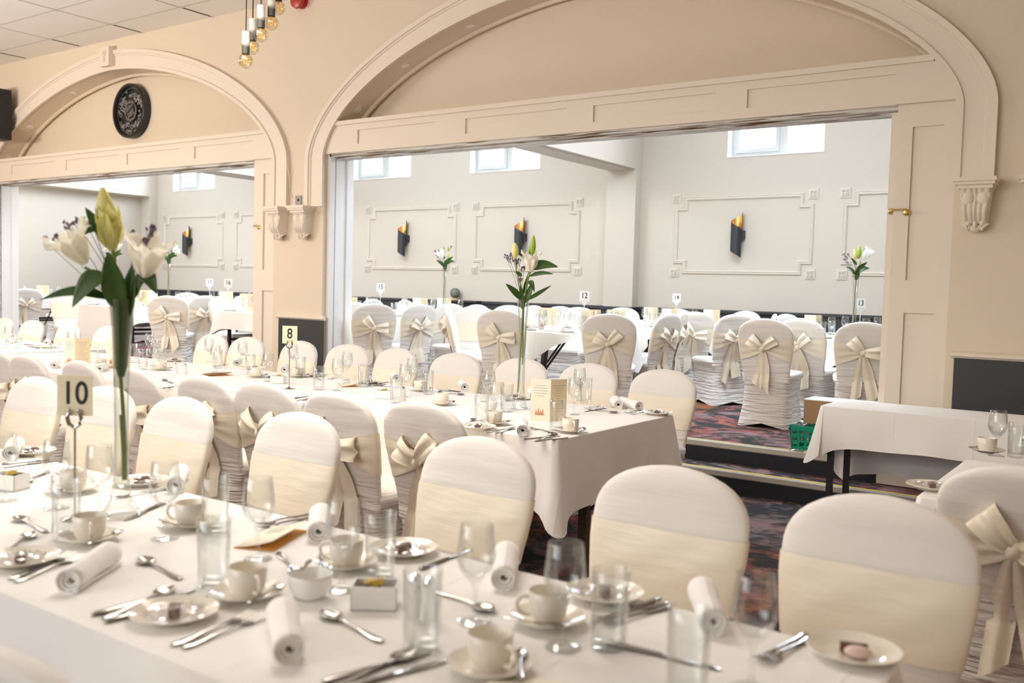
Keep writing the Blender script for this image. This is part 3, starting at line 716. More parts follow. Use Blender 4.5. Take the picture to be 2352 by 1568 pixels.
chair(Vector((-.330, 3.12, CH)), 0.02, 'white covered chair with big cream bow', 'behind the rightmost front-table chair', 'chairs at the right-hand table')
chair(G(20, 1500, CH), .03, 'white chair back rim cut off', 'in the bottom left corner', 'chairs on the near side of the front table')

# far room
def far(u, v, facing, bow=True, plc='in the far room'): chair(G(u, v, ZR+CH), facing, CD_B if bow else CD_F, plc, 'chairs in the far room', ZR)
FR = 'in the far room'
L90, R90 = pi/2, -pi/2
PW = 'through the wide opening'; PL = 'seen through the left arch'
for u, v, a in ((815, 693.5, 1.4), (862, 697, .95), (968, 698, 1.35), (1035, 697, 1.3), (1150, 711, .30), (1400, 720, .45), (1540, 719.5, 1.45), (1596, 715.5, .75), (1693, 721, .95), (1757, 731, .05), (1988, 739, .30)): far(u, v, a, True, PW)
for u, v, a in ((1029, 705, -1.0), (1092, 702.5, -2.4), (1447, 711.5, 2.6), (1571, 716, 1.75), (1715, 713.5, 2.9), (1432, 705.7, 3.2), (1555, 708, 3.2), (1781, 720.5, 1.9), (1806, 720.5, -1.9), (1838, 730, -.2),
                (1171, 700.5, 3.3), (1227, 701, 2.9), (1288, 703, 3.2), (1330, 705, 3.3), (1097, 699, 3.0), (930, 688.5, -1.4), (855, 686, -1.5)): far(u, v, a, False, PW)
for u, v, a in ((385, 678.5, .75), (474, 678.5, 1.35), (62, 662.2, 1.4)): far(u, v, a, True, PL)
for u, v, a in ((503, 680, -1.3), (158, 668, -1.9), (185, 661.5, 3.0), (290, 663, -1.8), (348, 665.5, 3.1), (430, 671.5, -2.0), (560, 678, -1.5)): far(u, v, a, False, PL)

# ================================================================== TABLES AND CLOTHS
TZ, FZ, RZT = .74, 1.05, 1.02       # cloth tops: main room, far long tables, far round tables
def leg_set(t, xs, ys, h, m, w=.022, brace=True):
    if m == 'black': w = .017
    for x in xs:
        for y in ys: MB().box(x-w, x+w, y-w, y+w, 0, h).build('leg', m, t, smooth=False)
    if brace:
        for x in xs: MB().box(x-.012, x+.012, ys[0]+.03, ys[-1]-.03, h*.55, h*.55+.03).build('cross_bar', m, t, smooth=False)
def trestle(x0, x1, y0, y1, top, base, label, m='wood', inx=.12, iny=.12, braces=True):
    t = empty('trestle_table', ((x0+x1)/2, (y0+y1)/2, base)); one(t, label, 'table')
    hx, hy, h = (x1-x0)/2, (y1-y0)/2, top-base
    MB().box(-hx+.012, hx-.012, -hy+.012, hy-.012, h-.030, h-.005).build('tabletop', 'wood', t, smooth=False)
    leg_set(t, (-hx+inx, hx-inx), (-hy+iny, hy-iny), h-.03, m, brace=braces)
    if braces:
        for s in (-1, 1):
            MB().tube([(s*(hx-inx), 0, .30), (s*(hx-inx-.35), 0, h-.035)], .011, 6).build('folding_brace', m, t)
    return t
def hang(base_pts, z, drop, seed, name='tablecloth', flare=.06, ripple=.012):
    """base_pts: (x, y, outward nx, ny, drop, corner 0..1) around the table edge, counter-clockwise"""
    r = random.Random(seed); n = len(base_pts); rings = []
    ph = [r.random()*6.28 for _ in range(6)]; per = 0; arc = [0]
    for i in range(1, n): per += (Vector(base_pts[i][:2])-Vector(base_pts[i-1][:2])).length; arc.append(per)
    rings.append([(x-nx*.012, y-ny*.012, z) for x, y, nx, ny, d, c in base_pts])
    rings.append([(x-nx*.002, y-ny*.002, z) for x, y, nx, ny, d, c in base_pts])
    rings.append([(x+nx*.004, y+ny*.004, z-.003) for x, y, nx, ny, d, c in base_pts])
    for k in range(1, 10):
        t = k/9; ring = []
        for i, (x, y, nx, ny, d, c) in enumerate(base_pts):
            s_ = arc[i]; w = sin(s_*9+ph[0])*.5+sin(s_*17+ph[1])*.35+sin(s_*4.1+ph[2])*.6+sin(s_*31+ph[3])*.12
            o = .006+t*(flare*(.35+c*1.1)+ripple*w*(.4+t)); zz = z-.004-(d*t)*(1-.03*w*t)
            ring.append((x+nx*o, y+ny*o, zz))
        rings.append(ring)
    mb = MB(); mb.loft(rings); mb.f.append(tuple(range(n))); mb.mi.append(0)
    o = mb.build(name, 'cloth', angle=50)
    return o
def rect_cloth(x0, x1, y0, y1, z, dS, dE, dN, dW, seed, corner=.10, label='', flare=.06, rad=.02):
    pts = []
    def side(ax, ay, bx, by, nx, ny, d, d2, step=.035):
        L = sqrt((bx-ax)**2+(by-ay)**2); n = max(6, int(L/step))
        for i in range(n):
            t = i/n; x, y = lerp(ax, bx, t), lerp(ay, by, t); e = exp(-min(t, 1-t)*L/.055); pts.append((x, y, nx, ny, d+corner*.6*e, .5*e))
    def corner_(cx, cy, a0, da, db):
        for i in range(9):
            t = i/8; a = a0+t*pi/2; c = sin(t*pi); pts.append((cx+rad*cos(a), cy+rad*sin(a), cos(a), sin(a), lerp(da, db, t)+corner*(.6+.4*c), .5+.5*c))
    side(x0+rad, y0, x1-rad, y0, 0, -1, dS, dE); corner_(x1-rad, y0+rad, -pi/2, dS, dE)
    side(x1, y0+rad, x1, y1-rad, 1, 0, dE, dN); corner_(x1-rad, y1-rad, 0, dE, dN)
    side(x1-rad, y1, x0+rad, y1, 0, 1, dN, dW); corner_(x0+rad, y1-rad, pi/2, dN, dW)
    side(x0, y1-rad, x0, y0+rad, -1, 0, dW, dS); corner_(x0+rad, y0+rad, pi, dW, dS)
    o = hang(pts, z, 0, seed, flare=flare); one(o, label, 'tablecloth', 'white tablecloths'); return o
def round_table(cx, cy, R, top, base, rot, label_t, label_c, seed, half=1.02):
    t = empty('round_table', (cx, cy, base)); one(t, label_t, 'table'); t.rotation_euler = (0, 0, rot); h = top-base
    MB().lathe([(0, h-.03), (R-.012, h-.03), (R-.012, h-.005), (0, h-.005)], 48).build('tabletop', 'wood', t)
    for s in (-1, 1):
        for q in (-1, 1): MB().tube([(s*R*.50, q*.30, .0), (s*R*.42, q*.30, h-.03)], .020, 8).build('leg', 'wood', t)
        MB().tube([(s*R*.49, -.30, .05), (s*R*.49, .30, .05)], .014, 6).build('foot_bar', 'wood', t)
        for q in (-1, 1): MB().tube([(s*R*.46, q*.18, h*.45), (s*R*.1, q*.18, h-.035)], .012, 6).build('folding_brace', 'wood', t)
    pts = []
    for i in range(160):
        a = 2*pi*i/160; b = a-rot; m = max(abs(cos(b)), abs(sin(b))); d = half/m-R
        pts.append((cx+R*cos(a), cy+R*sin(a), cos(a), sin(a), d, max(0, (1/m-1.15)*2.5)))
    o = hang(pts, top, 0, seed, flare=.05, ripple=.022); one(o, label_c, 'tablecloth', 'white tablecloths'); return o

trestle(-5.2, -.37, .985, 1.80, TZ, 0, 'front dining table under a white cloth, numbered ten')
rect_cloth(-5.2, -.37, .985, 1.80, TZ, .25, .25, .25, .25, 3, label='white cloth on the front table numbered ten')
trestle(-7.95, -2.19, 3.50, 4.70, TZ, 0, 'middle dining table under a white cloth, dark legs at its right end', iny=.44, inx=.10)
rect_cloth(-7.95, -2.19, 3.50, 4.70, TZ, .30, .33, .30, .25, 5, label='white cloth hanging over the end of the middle table numbered eight', corner=.10)
trestle(-11.2, -8.12, 4.05, 5.0, TZ, 0, 'far left dining table beyond the left end of the middle table')
rect_cloth(-11.2, -8.12, 4.05, 5.0, TZ, .30, .30, .30, .30, 8, label='white cloth on the far left table in the main room')
trestle(-.66, 2.2, 3.36, 4.30, TZ, 0, 'right-hand dining table behind the big bow chair at the edge')
rect_cloth(-.66, 2.2, 3.36, 4.30, TZ, .30, .30, .30, .30, 9, label='white cloth on the right-hand table with one goblet')
trestle(-1.72, .55, 5.80, 6.27, TZ, 0, 'side table with black legs against the wall by the steps', m='black', inx=.06, iny=.05, braces=False)
rect_cloth(-1.72, .55, 5.80, 6.27, TZ, .235, .25, .46, .26, 12, label='creased white cloth over the side table by the steps', corner=.12, flare=.05)
trestle(-9.3, -8.45, 7.14, 9.4, FZ, ZR, 'far-room table numbered sixteen near the left arch door', m='black', inx=.10)
rect_cloth(-9.3, -8.45, 7.14, 9.4, FZ, .20, .2, .2, .22, 13, label='white cloth on the far table numbered sixteen')
trestle(-11.65, -10.55, 6.80, 9.9, FZ, ZR, 'long far-room table numbered seventeen with black legs', m='black')
rect_cloth(-11.65, -10.55, 6.80, 9.9, FZ, .50, .19, .2, .3, 14, label='white cloth with a long end drop on the table numbered seventeen', flare=.03)
trestle(-15.55, -14.38, 7.1, 9.6, FZ, ZR, 'farthest left far-room table numbered eighteen with folding black legs', m='black', inx=.2)
rect_cloth(-15.55, -14.38, 7.1, 9.6, FZ, .12, .14, .2, .2, 15, label='white cloth on the farthest left table numbered eighteen')
round_table(-4.70, 7.82, .68, RZT, ZR, .61, 'round folding table numbered twelve with brown legs', 'white cloth with scalloped hem on the round table numbered twelve', 21, .745)
round_table(-2.52, 9.50, .74, RZT, ZR, .52, 'round folding table numbered thirteen at the right of the far room', 'white cloth with low pointed corners on the table numbered thirteen', 22, .87)
round_table(-4.72, 10.15, .72, RZT, ZR, .35, 'round folding table numbered fourteen by the far wall', 'white cloth with scalloped hem on the table numbered fourteen', 23, .80)
trestle(-8.3, -7.27, 7.62, 10.2, FZ, ZR, 'long far-room table numbered fifteen beside the bow chairs', m='wood')
rect_cloth(-8.3, -7.27, 7.62, 10.2, FZ, .5, .45, .3, .3, 16, label='white cloth on the long table numbered fifteen', flare=.04)

# ================================================================== TABLEWARE
def goblet():
    prof = [(.0, .004), (.010, .004), (.034, .0015), (.0345, .003), (.020, .006), (.007, .012), (.0045, .028), (.0042, .066), (.0075, .078), (.010, .084), (.020, .092), (.032, .108), (.0385, .128), (.0388, .140), (.036, .165), (.0325, .198), (.0318, .199), (.0352, .165), (.0378, .140), (.0372, .128), (.030, .110), (.016, .096), (.0, .092)]
    return MB().lathe(prof, 36).build('wine_glass', 'glass', angle=80)
def tumbler():
    prof = [(0, .001), (.030, .001), (.033, .004), (.0365, .148), (.0355, .1495), (.0345, .148), (.0308, .020), (.026, .016), (0, .015)]
    return MB().lathe(prof, 36).build('tumbler', 'glass', angle=60)
def handle_path(x, z0, z1, out):
    return [(x-.004, 0, z1), (x+out*.6, 0, z1+.004), (x+out, 0, (z0+z1)/2+.008), (x+out*.85, 0, (z0+z1)/2-.010), (x+out*.3, 0, z0), (x-.004, 0, z0)]
def cup():
    r = empty('teacup')
    MB().lathe([(0, .003), (.024, .003), (.026, 0), (.029, .001), (.031, .008), (.0365, .018), (.0385, .03), (.040, .062), (.0385, .0635), (.0375, .062), (.0358, .03), (.032, .014), (0, .010)], 40).build('bowl', 'china', r, angle=50)
    path = [Vector(p) for p in handle_path(.038, .016, .050, .026)]; sm = []
    for i in range(len(path)-1):
        for k in range(4): sm.append(path[i].lerp(path[i+1], k/4))
    sm.append(path[-1])
    for _ in range(2): sm = [sm[0]]+[(sm[i-1]+sm[i]*2+sm[i+1])/4 for i in range(1, len(sm)-1)]+[sm[-1]]
    MB().tube(sm, .0042, 10).build('handle', 'china', r, angle=180)
    return r
def saucer(): return MB().lathe([(0, .004), (.026, .004), (.028, .0065), (.031, .006), (.055, .010), (.072, .0165), (.074, .0175), (.0735, .0195), (.071, .0185), (.050, .0095), (.028, .002), (.027, 0), (0, 0)], 44).build('saucer', 'china', angle=60)
def side_plate(): return MB().lathe([(0, .005), (.048, .005), (.056, .0065), (.062, .010), (.084, .0155), (.0855, .0165), (.0845, .018), (.082, .0165), (.060, .008), (.052, 0), (0, 0)], 48).build('side_plate', 'china', angle=60)
def blade_loft(pts, z=.0012):
    """pts: (y, halfwidth, zcentre, halfthickness)"""
    rings = []
    for y, w, zc, t in pts: rings.append([(-w, y, zc), (-w*.6, y, zc+t), (w*.6, y, zc+t), (w, y, zc), (w*.6, y, zc-t), (-w*.6, y, zc-t)])
    return rings
HND = [(-.105, .0045, .0035, .0018), (-.100, .0085, .0032, .0022), (-.085, .0095, .003, .0022), (-.06, .0075, .003, .002), (-.03, .0045, .0045, .0019), (.0, .0034, .006, .0018), (.025, .0036, .0065, .0018)]
def spoon():
    mb = MB(); mb.loft(blade_loft(HND+[(.040, .006, .005, .0015)]), True, True, True)
    def f(u, v):
        a = (v-.5)*2; y = .036+.062*u; w = .0205*(sin(pi*min(1, u*.93+.07))**.62); return Vector((w*a, y, .0085-.0072*sin(pi*min(1, u*.95+.03))*(1-a*a)+.002*(u-.5)))
    mb.grid(f, 14, 10); o = mb.build('spoon', 'steel', angle=60); md = o.modifiers.new('thickness', 'SOLIDIFY'); md.thickness = .0014; return o
def fork():
    mb = MB(); mb.loft(blade_loft(HND+[(.036, .006, .0055, .0014), (.046, .0115, .0035, .0012), (.058, .0125, .003, .0011)]), True, True, True)
    for x in (-.0105, -.0035, .0035, .0105): mb.loft(blade_loft([(.056, .0022, .003, .001), (.075, .0019, .0045, .0009), (.097, .0012, .009, .0006)]), True, True, True) if False else mb.loft([[(p[0]+x, p[1], p[2]) for p in ring] for ring in blade_loft([(.056, .0024, .003, .001), (.075, .0020, .0045, .0009), (.097, .0011, .009, .0006)])], True, True, True)
    return mb.build('fork', 'steel', angle=60)
def knife():
    mb = MB(); mb.loft(blade_loft([(-.11, .005, .004, .003), (-.105, .0085, .004, .0036), (-.08, .0088, .004, .0036), (-.02, .0066, .004, .0034), (.0, .0055, .004, .003)]), True, True, True)
    mb.loft(blade_loft([(-.002, .006, .003, .0018), (.02, .0095, .0022, .0009), (.08, .0105, .0016, .0008), (.105, .007, .0014, .0006), (.112, .0015, .0014, .0005)]), True, True, True)
    return mb.build('knife', 'steel', angle=60)
def napkin_roll():
    L, n = .195, 60; mb = MB(); prof = []
    for k in range(n+1):
        t = k/n; a = t*2*pi*2.9; r = .005+.0225*t; prof.append((r*cos(a), r*sin(a)))
    def f(u, v):
        i = min(n, int(round(u*n))); px_, pz = prof[i]; q = 1+.10*(v-.5)*2+.05*sin(v*7+u*2); skew = (u-.5)*.018
        return Vector((px_*q, (v-.5)*L+skew*(1 if v > .5 else -.6), pz*q*.93+.0275))
    o = mb.grid(f, n, 8).build('rolled_napkin', 'cloth', angle=180); md = o.modifiers.new('thickness', 'SOLIDIFY'); md.thickness = .0058; return o
def choc_a(): 
    r = empty('wrapped_chocolate'); mb = MB(); rings = []
    for y, w, h in ((-.026, .004, .004), (-.024, .011, .008), (0, .0125, .0095), (.024, .011, .008), (.026, .004, .004)): rings.append([(w*sup(2*pi*i/16, 3)[0], y, .0095+h*sup(2*pi*i/16, 3)[1]) for i in range(16)])
    mb.loft(rings, True, True, True).build('chocolate', 'choc', r)
    rr = random.Random(4)
    def f(u, v): return Vector(((u-.5)*.105+.004*sin(v*9), (v-.5)*.085+.005*sin(u*11), .007+.016*exp(-((u-.5)**2+(v-.5)**2)*12)+.006*sin(u*17+v*5)*sin(v*13)+rr.uniform(-.0022, .0022)))
    MB().grid(f, 12, 10).build('clear_wrapper', 'film', r, smooth=False); return r
def choc_b():
    r = empty('wrapped_chocolate'); mb = MB(); mb.box(-.012, .012, -.024, .024, 0, .017, Matrix.Rotation(.25, 3, 'Y'), (0, 0, .002)); mb.build('chocolate', 'choc', r)
    m2 = MB(); m2.ell((-.022, -.006, .011), .017, .025, .011, 16, 8); m2.build('pink_sweet', 'pink', r); return r
def sugar_bowl(): return MB().lathe([(0, .002), (.022, .002), (.024, 0), (.027, .001), (.036, .010), (.044, .026), (.0475, .043), (.048, .052), (.0465, .053), (.0455, .050), (.041, .026), (.030, .009), (0, .006)], 44).build('sugar_bowl', 'whitechina', angle=60)
def sachet_box():
    r = empty('sachet_holder'); a, b, h, t = .047, .033, .050, .0045; mb = MB()
    mb.box(-a, a, -b, b, 0, .006); mb.box(-a, a, -b, -b+t, 0, h); mb.box(-a, a, b-t, b, 0, h); mb.box(-a, -a+t, -b, b, 0, h); mb.box(a-t, a, -b, b, 0, h)
    o = mb.build('box', 'whitechina', r, smooth=False); md = o.modifiers.new('bevel', 'BEVEL'); md.width = .0015; md.segments = 2
    rr = random.Random(8)
    for i in range(8):
        R = Matrix.Rotation(rr.uniform(-.5, .5), 3, 'Y') @ RZ(rr.uniform(-.3, .3))
        p = MB().box(-.015, .015, -.010, .010, -.006, .006, R, (rr.uniform(-.022, .022), rr.uniform(-.012, .012), .026+i*.0035)); p.build('butter_portion', 'goldfoil' if i % 2 else 'blue', r, smooth=False)
    MB().box(-.035, .035, -.024, .024, .006, .03).build('sugar_sachet', 'sugar', r, smooth=False)
    return r
def shaker():
    r = empty('salt_shaker'); MB().lathe([(0, 0), (.019, 0), (.0195, .004), (.0125, .062), (.0115, .066)], 28).build('body', 'whitechina', r); MB().lathe([(.0122, .064), (.0135, .066), (.0135, .074), (.009, .084), (0, .087)], 24).build('cap', 'chrome', r); return r
def menu_card():
    r = empty('menu_card'); w, h = .105, .212; a = radians(62)
    for s, m in ((-1, 'cardfront'), (1, 'card')):
        R = RZ(s*(pi/2-a)*1.0)
        p = MB().box(0 if s > 0 else -w, w if s > 0 else 0, -.0006, .0006, 0, h, R).build('panel', m, r, smooth=False)
        t = MB()
        for k in range(11):
            if s < 0 and 4 < k: continue
            z = h-.032-.013*k; q = random.uniform(.012, .040); 
            if s < 0: q = (.030, .036, .038, .034, .020)[k]
            c = w*.5*s; t.box(c-q, c+q, -.0014, .0014, z-.0009, z+.0009, R)
        t.build('printed_text', 'inkgrey' if s > 0 else 'inkteal', r, smooth=False)
        if s < 0:
            g = MB()
            for dx, hh in ((-.022, .026), (-.010, .042), (.002, .030), (.013, .036)):
                g.add([R @ Vector((-w/2+dx-.007, -.0016, .030)), R @ Vector((-w/2+dx+.008, -.0016, .030)), R @ Vector((-w/2+dx, -.0016, .030+hh))], [(0, 1, 2)]); g.add([R @ Vector((-w/2+dx-.007, .0016, .030)), R @ Vector((-w/2+dx+.008, .0016, .030)), R @ Vector((-w/2+dx, .0016, .030+hh))], [(0, 2, 1)])
            g.build('printed_emblem', 'inkred', r, smooth=False)
    return r
def menu_flat():
    r = empty('menu_card'); w, h = .105, .212
    MB().box(-w/2, w/2, -h/2, h/2, 0, .0012).build('back_panel', 'gold_card', r, smooth=False)
    def f(u, v): return Vector(((u-.5)*w, (v-.5)*h, .004+.022*u**1.6))
    o = MB().grid(f, 8, 2).build('front_panel', 'cardfront', r); md = o.modifiers.new('thickness', 'SOLIDIFY'); md.thickness = .0008
    t = MB()
    for k in range(4): t.box(-.03, .02, .02+.014*k, .0225+.014*k, .0125+.001*k, .0132+.001*k, Matrix.Rotation(-.18, 3, 'Y'))
    t.build('printed_text', 'inkteal', r, smooth=False)
    return r
def number_stand(num, near):
    r = empty('table_number_stand'); hz = .285
    MB().lathe([(0, 0), (.036, 0), (.036, .003), (.012, .008), (.006, .014), (0, .014)], 28).build('base', 'steel', r)
    MB().tube([(0, 0, .01), (0, 0, hz-.03)], .0032, 8).build('rod', 'steel' if near else 'acryl', r)
    w, h = .047, .110 if near else .098
    MB().box(-w, w, -.001, .001, hz, hz+h).build('card', 'creamcard' if near else 'whitecard', r, smooth=False)
    t = text_mb(num, .088 if near else .074)
    t.v = [(p[0]*.82, -.0016+p[2]*.3, p[1]+hz+h*.54) for p in t.v]; t.build('numeral', 'ink', r, smooth=False)
    if near:
        c = MB()
        for s in (-1, 1):
            c.tube([(0, -.002, hz-.034), (s*.014, -.004, hz-.022), (s*.0185, -.005, hz-.006), (s*.014, -.005, hz+.012)], [.0045, .006, .006, .0035], 8); c.ell((s*.013, -.007, hz+.014), .006, .003, .006, 10, 6)
        c.build('clip', 'steel', r)
    else:
        c = MB(); c.loft([[(-.036, y, hz+.012), (.036, y, hz+.012), (.030, y, hz-.006), (.004, y, hz-.044), (-.004, y, hz-.044), (-.030, y, hz-.006)] for y in (-.004, -.0015)], True, True, True)
        c.build('clip', 'acryl', r, smooth=False)
    return r

def put(key, mk, u, v, z, rz, desc, plc, cat, grp, rx=None):
    p = G(u, v, z); o = inst(key, mk, (p.x, p.y, z), rz, rx); return reg(o, desc, plc, cat, grp)
def cutlery(kind, h, b, z, plc):
    """h: pixel of the handle end, b: pixel of the working end"""
    A, B = G(*h, z), G(*b, z); c = (A+B)/2; d = B-A
    mk = {'fork': fork, 'spoon': spoon, 'knife': knife, 'teaspoon': spoon}[kind]
    o = inst(kind, mk, (c.x, c.y, z+.0005), atan2(-d.x, d.y)); 
    if kind == 'teaspoon': o.scale = (.7, .7, .7); o.name = 'teaspoon'
    return reg(o, 'steel '+kind, plc, kind, kind+'s '+plc)
def cup_set(u, v, z, plc, ha=None, spoon_=True, sauc=True):
    p = G(u, v, z); ha = random.uniform(-1.2, .4) if ha is None else ha
    if sauc: reg(inst('saucer', saucer, (p.x, p.y, z+.0003), 0), 'cream saucer', plc, 'saucer', 'saucers '+plc)
    reg(inst('cup', cup, (p.x, p.y, z+.0047), ha), 'cream teacup', plc, 'cup', 'teacups '+plc)
    if spoon_:
        a = ha+random.uniform(.4, 1.2); q = Vector((cos(a), sin(a), 0))*.054
        o = inst('teaspoon', spoon, (p.x+q.x, p.y+q.y, z+.0165), a+random.uniform(-.2, .2)); o.scale = (.62, .62, .62); reg(o, 'steel teaspoon', 'resting on a saucer '+plc, 'teaspoon', 'teaspoons '+plc)
def plate_set(u, v, z, plc, c='a', cr=0.0):
    p = G(u, v, z); reg(inst('plate', side_plate, (p.x, p.y, z+.0003), 0), 'cream side plate', plc, 'plate', 'side plates '+plc)
    if c: reg(inst('choc'+c, choc_a if c == 'a' else choc_b, (p.x, p.y, z+.0056), cr), 'chocolate in clear wrapper' if c == 'a' else 'chocolate with pink sweet', 'on a plate '+plc, 'chocolate', 'chocolates '+plc)
def napkin(a, b, z, plc, rx=None):
    A, B = G(*a, z), G(*b, z); c = (A+B)/2; d = A-B
    o = inst('napkin', napkin_roll, (c.x, c.y, z-.0005), atan2(d.x, -d.y)+(0), rx); return reg(o, 'rolled white napkin', plc, 'napkin', 'rolled napkins '+plc)
def goblets(L, z, plc):
    for u, v in L: put('goblet', goblet, u, v, z, random.random()*6, 'clear wine glass', plc, 'wine glass', 'wine glasses '+plc)
def tumblers(L, z, plc):
    for u, v in L: put('tumbler', tumbler, u, v, z, random.random()*6, 'straight clear tumbler', plc, 'tumbler', 'tumblers '+plc)
FACE = YAW
def label_one(o, s): 
    for t in THINGS:
        if t[0] is o: THINGS.remove(t); break
    o['label'] = s; return o

# ---- front table, numbered ten
z, P = TZ, 'on the front table'
goblets([(1293, 1488), (1090, 1430), (1725, 1585), (785, 1355), (592, 1285), (378, 1238), (130, 1168), (10, 1150), (228, 1185)], z, P)
tumblers([(1398, 1488), (1577, 1600), (872, 1325), (490, 1345), (494, 1225), (152, 1238), (967, 1492)], z, P)
for u, v, ha in ((1124, 1540, -.2), (1258, 1432, -2.4), (568, 1372, -.3), (436, 1210, -2.6), (206, 1243, -.5), (795, 1303, -2.6), (168, 1130, -2.4)): cup_set(u, v, z, P, ha)
plate_set(400, 1418, z, P, 'a', .9); plate_set(1960, 1506, z, P, 'b', 1.9); plate_set(1388, 1372, z, P, 'a', .5); plate_set(926, 1270, z, P, 'a', .2); plate_set(48, 1293, z, P, 'a', 1.0); plate_set(72, 1043, z, P, 'a', .3); plate_set(325, 1112, z, P, 'a', .2)
for k, h, b in (('spoon', (415, 1333), (318, 1285)), ('spoon', (878, 1477), (735, 1407)), ('spoon', (112, 1226), (32, 1190)), ('spoon', (14, 1270), (68, 1235)), ('spoon', (100, 1090), (62, 1108)),
                ('knife', (190, 1421), (465, 1353)), ('spoon', (236, 1424), (408, 1352)), ('knife', (240, 1432), (480, 1370)),
                ('fork', (392, 1487), (590, 1408)), ('fork', (412, 1495), (622, 1412)), ('fork', (8, 1338), (182, 1268)), ('fork', (26, 1342), (198, 1276)),
                ('knife', (775, 1562), (960, 1508)), ('spoon', (800, 1568), (925, 1515)), ('knife', (835, 1572), (968, 1535)),
                ('fork', (1552, 1392), (1360, 1448)), ('fork', (1530, 1388), (1368, 1430)), ('knife', (1500, 1384), (1380, 1425)), ('knife', (1430, 1488), (1612, 1530)),
                ('fork', (1855, 1470), (1760, 1525)), ('fork', (1836, 1466), (1752, 1515)), ('knife', (0, 1068), (160, 1052)), ('knife', (0, 1075), (120, 1060)), ('fork', (352, 1130), (295, 1140)), ('knife', (352, 1168), (318, 1183)),
                ('spoon', (640, 1272), (690, 1328)), ('fork', (700, 1185), (610, 1205)), ('fork', (700, 1193), (620, 1213)), ('knife', (1010, 1292), (1045, 1278)), ('spoon', (1040, 1375), (1085, 1392))): cutlery(k, h, b, z, P)
napkin((145, 1372), (262, 1292), z, P); napkin((668, 1552), (648, 1418), z, P); napkin((1150, 1392), (1168, 1268), z, P); napkin((1640, 1470), (1612, 1375), z, P); napkin((725, 1275), (742, 1178), z, P); napkin((400, 1140), (418, 1098), z, P); napkin((20, 1062), (40, 1032), z, P)
p = G(712, 1372, z); one(inst('sbowl', sugar_bowl, (p.x, p.y, z), 0), 'small round white sugar bowl with a spoon in it on the front table', 'bowl', 'sugar bowls')
o = inst('teaspoon', spoon, (p.x-.035, p.y+.012, z+.048), 1.05, -.55); o.scale = (.7, .7, .7); one(o, 'teaspoon leaning in the sugar bowl on the front table', 'teaspoon')
for u, v, rz, nm in ((862, 1392, .62, 'white holder of gold and blue butter portions at the centre of the front table'), (22, 1123, .35, 'white holder of gold and blue portions at the left edge of the front table')):
    p = G(u, v, z); one(inst('sachet', sachet_box, (p.x, p.y, z), rz), nm, 'holder', 'sachet holders')
for u, v, nm in ((952, 1412, 'white salt shaker with chrome cap beside the front tumbler'), (985, 1420, 'white pepper shaker with chrome cap behind the front tumbler')):
    p = G(u, v, z); one(inst('shaker', shaker, (p.x, p.y, z), 0), nm, 'shaker', 'shakers')
p = G(626, 1238, z); q = G(706, 1190, z)-G(560, 1272, z); o = inst('menuflat', menu_flat, (p.x, p.y, z+.001), atan2(-q.x, q.y)); one(o, 'folded menu card lying flat with golden edge on the front table', 'menu')
p = G(1270, 1600, z); o = dup(PROTO['menuflat']); o.location = (p.x, p.y, z+.001); o.rotation_euler = (0, 0, -1.2); one(o, 'menu card lying at the very bottom edge of the front table', 'menu')
p = DP(176, 1300, 2.47); d_ = ray(172, 1100); Yc = 1.40; o = number_stand('10', True); place(o, (d_.x/d_.y*Yc, Yc, z), FACE+.05); one(o, 'steel stand holding the pale card numbered ten', 'table number')

# ---- middle table, numbered eight
P = 'on the middle table'
goblets([(1122, 932), (1140, 968), (1330, 920), (1318, 952), (946, 893), (930, 912), (797, 873), (775, 897), (615, 876), (672, 850), (557, 842), (480, 832), (495, 855), (343, 818), (352, 840), (165, 812)], z, P)
tumblers([(1105, 975), (1163, 945), (982, 905), (1278, 988), (1345, 925), (910, 925), (835, 888), (732, 895), (575, 860), (690, 867), (500, 845), (305, 832), (328, 848), (372, 838), (215, 835), (128, 830)], z, P)
for u, v in ((1135, 975), (1310, 993), (965, 898), (1015, 930), (684, 866), (590, 866), (370, 850), (232, 845)): cup_set(u, v, z, P)
plate_set(1098, 985, z, P, 'a', .4); plate_set(1510, 952, z, P, 'a', .2); plate_set(848, 880, z, P, 'a', .3); plate_set(730, 864, z, P, 'a', .3); plate_set(1185, 915, z, P, 'a', .2); plate_set(585, 848, z, P, 'a', .3); plate_set(400, 830, z, P, 'a', .3); plate_set(620, 905, z, P, None)
for k, h, b in (('fork', (1120, 995), (1178, 985)), ('fork', (1135, 998), (1190, 982)), ('knife', (1215, 1010), (1275, 1003)), ('spoon', (1232, 1012), (1280, 995)), ('knife', (1240, 1014), (1295, 1006)), ('fork', (1270, 995), (1222, 985)), ('spoon', (1062, 975), (1090, 965)),
                ('knife', (1390, 938), (1345, 945)), ('fork', (1382, 932), (1340, 940)), ('spoon', (1355, 942), (1420, 950)), ('fork', (1482, 945), (1450, 952)), ('fork', (1475, 943), (1440, 948)), ('knife', (1050, 900), (1003, 895)), ('spoon', (1045, 896), (1000, 903)), ('spoon', (1005, 903), (1068, 908)),
                ('knife', (895, 878), (850, 884)), ('fork', (890, 882), (840, 888)), ('knife', (860, 886), (900, 888)), ('spoon', (1215, 918), (1160, 922)), ('fork', (790, 866), (750, 872)), ('spoon', (740, 875), (720, 866)), ('fork', (672, 940), (700, 930)), ('knife', (665, 918), (705, 910)), ('fork', (668, 925), (705, 918)), ('spoon', (640, 862), (615, 868)), ('knife', (380, 892), (410, 886)), ('spoon', (395, 880), (375, 874)), ('fork', (490, 842), (525, 838)), ('knife', (215, 850), (180, 846))): cutlery(k, h, b, z, P)
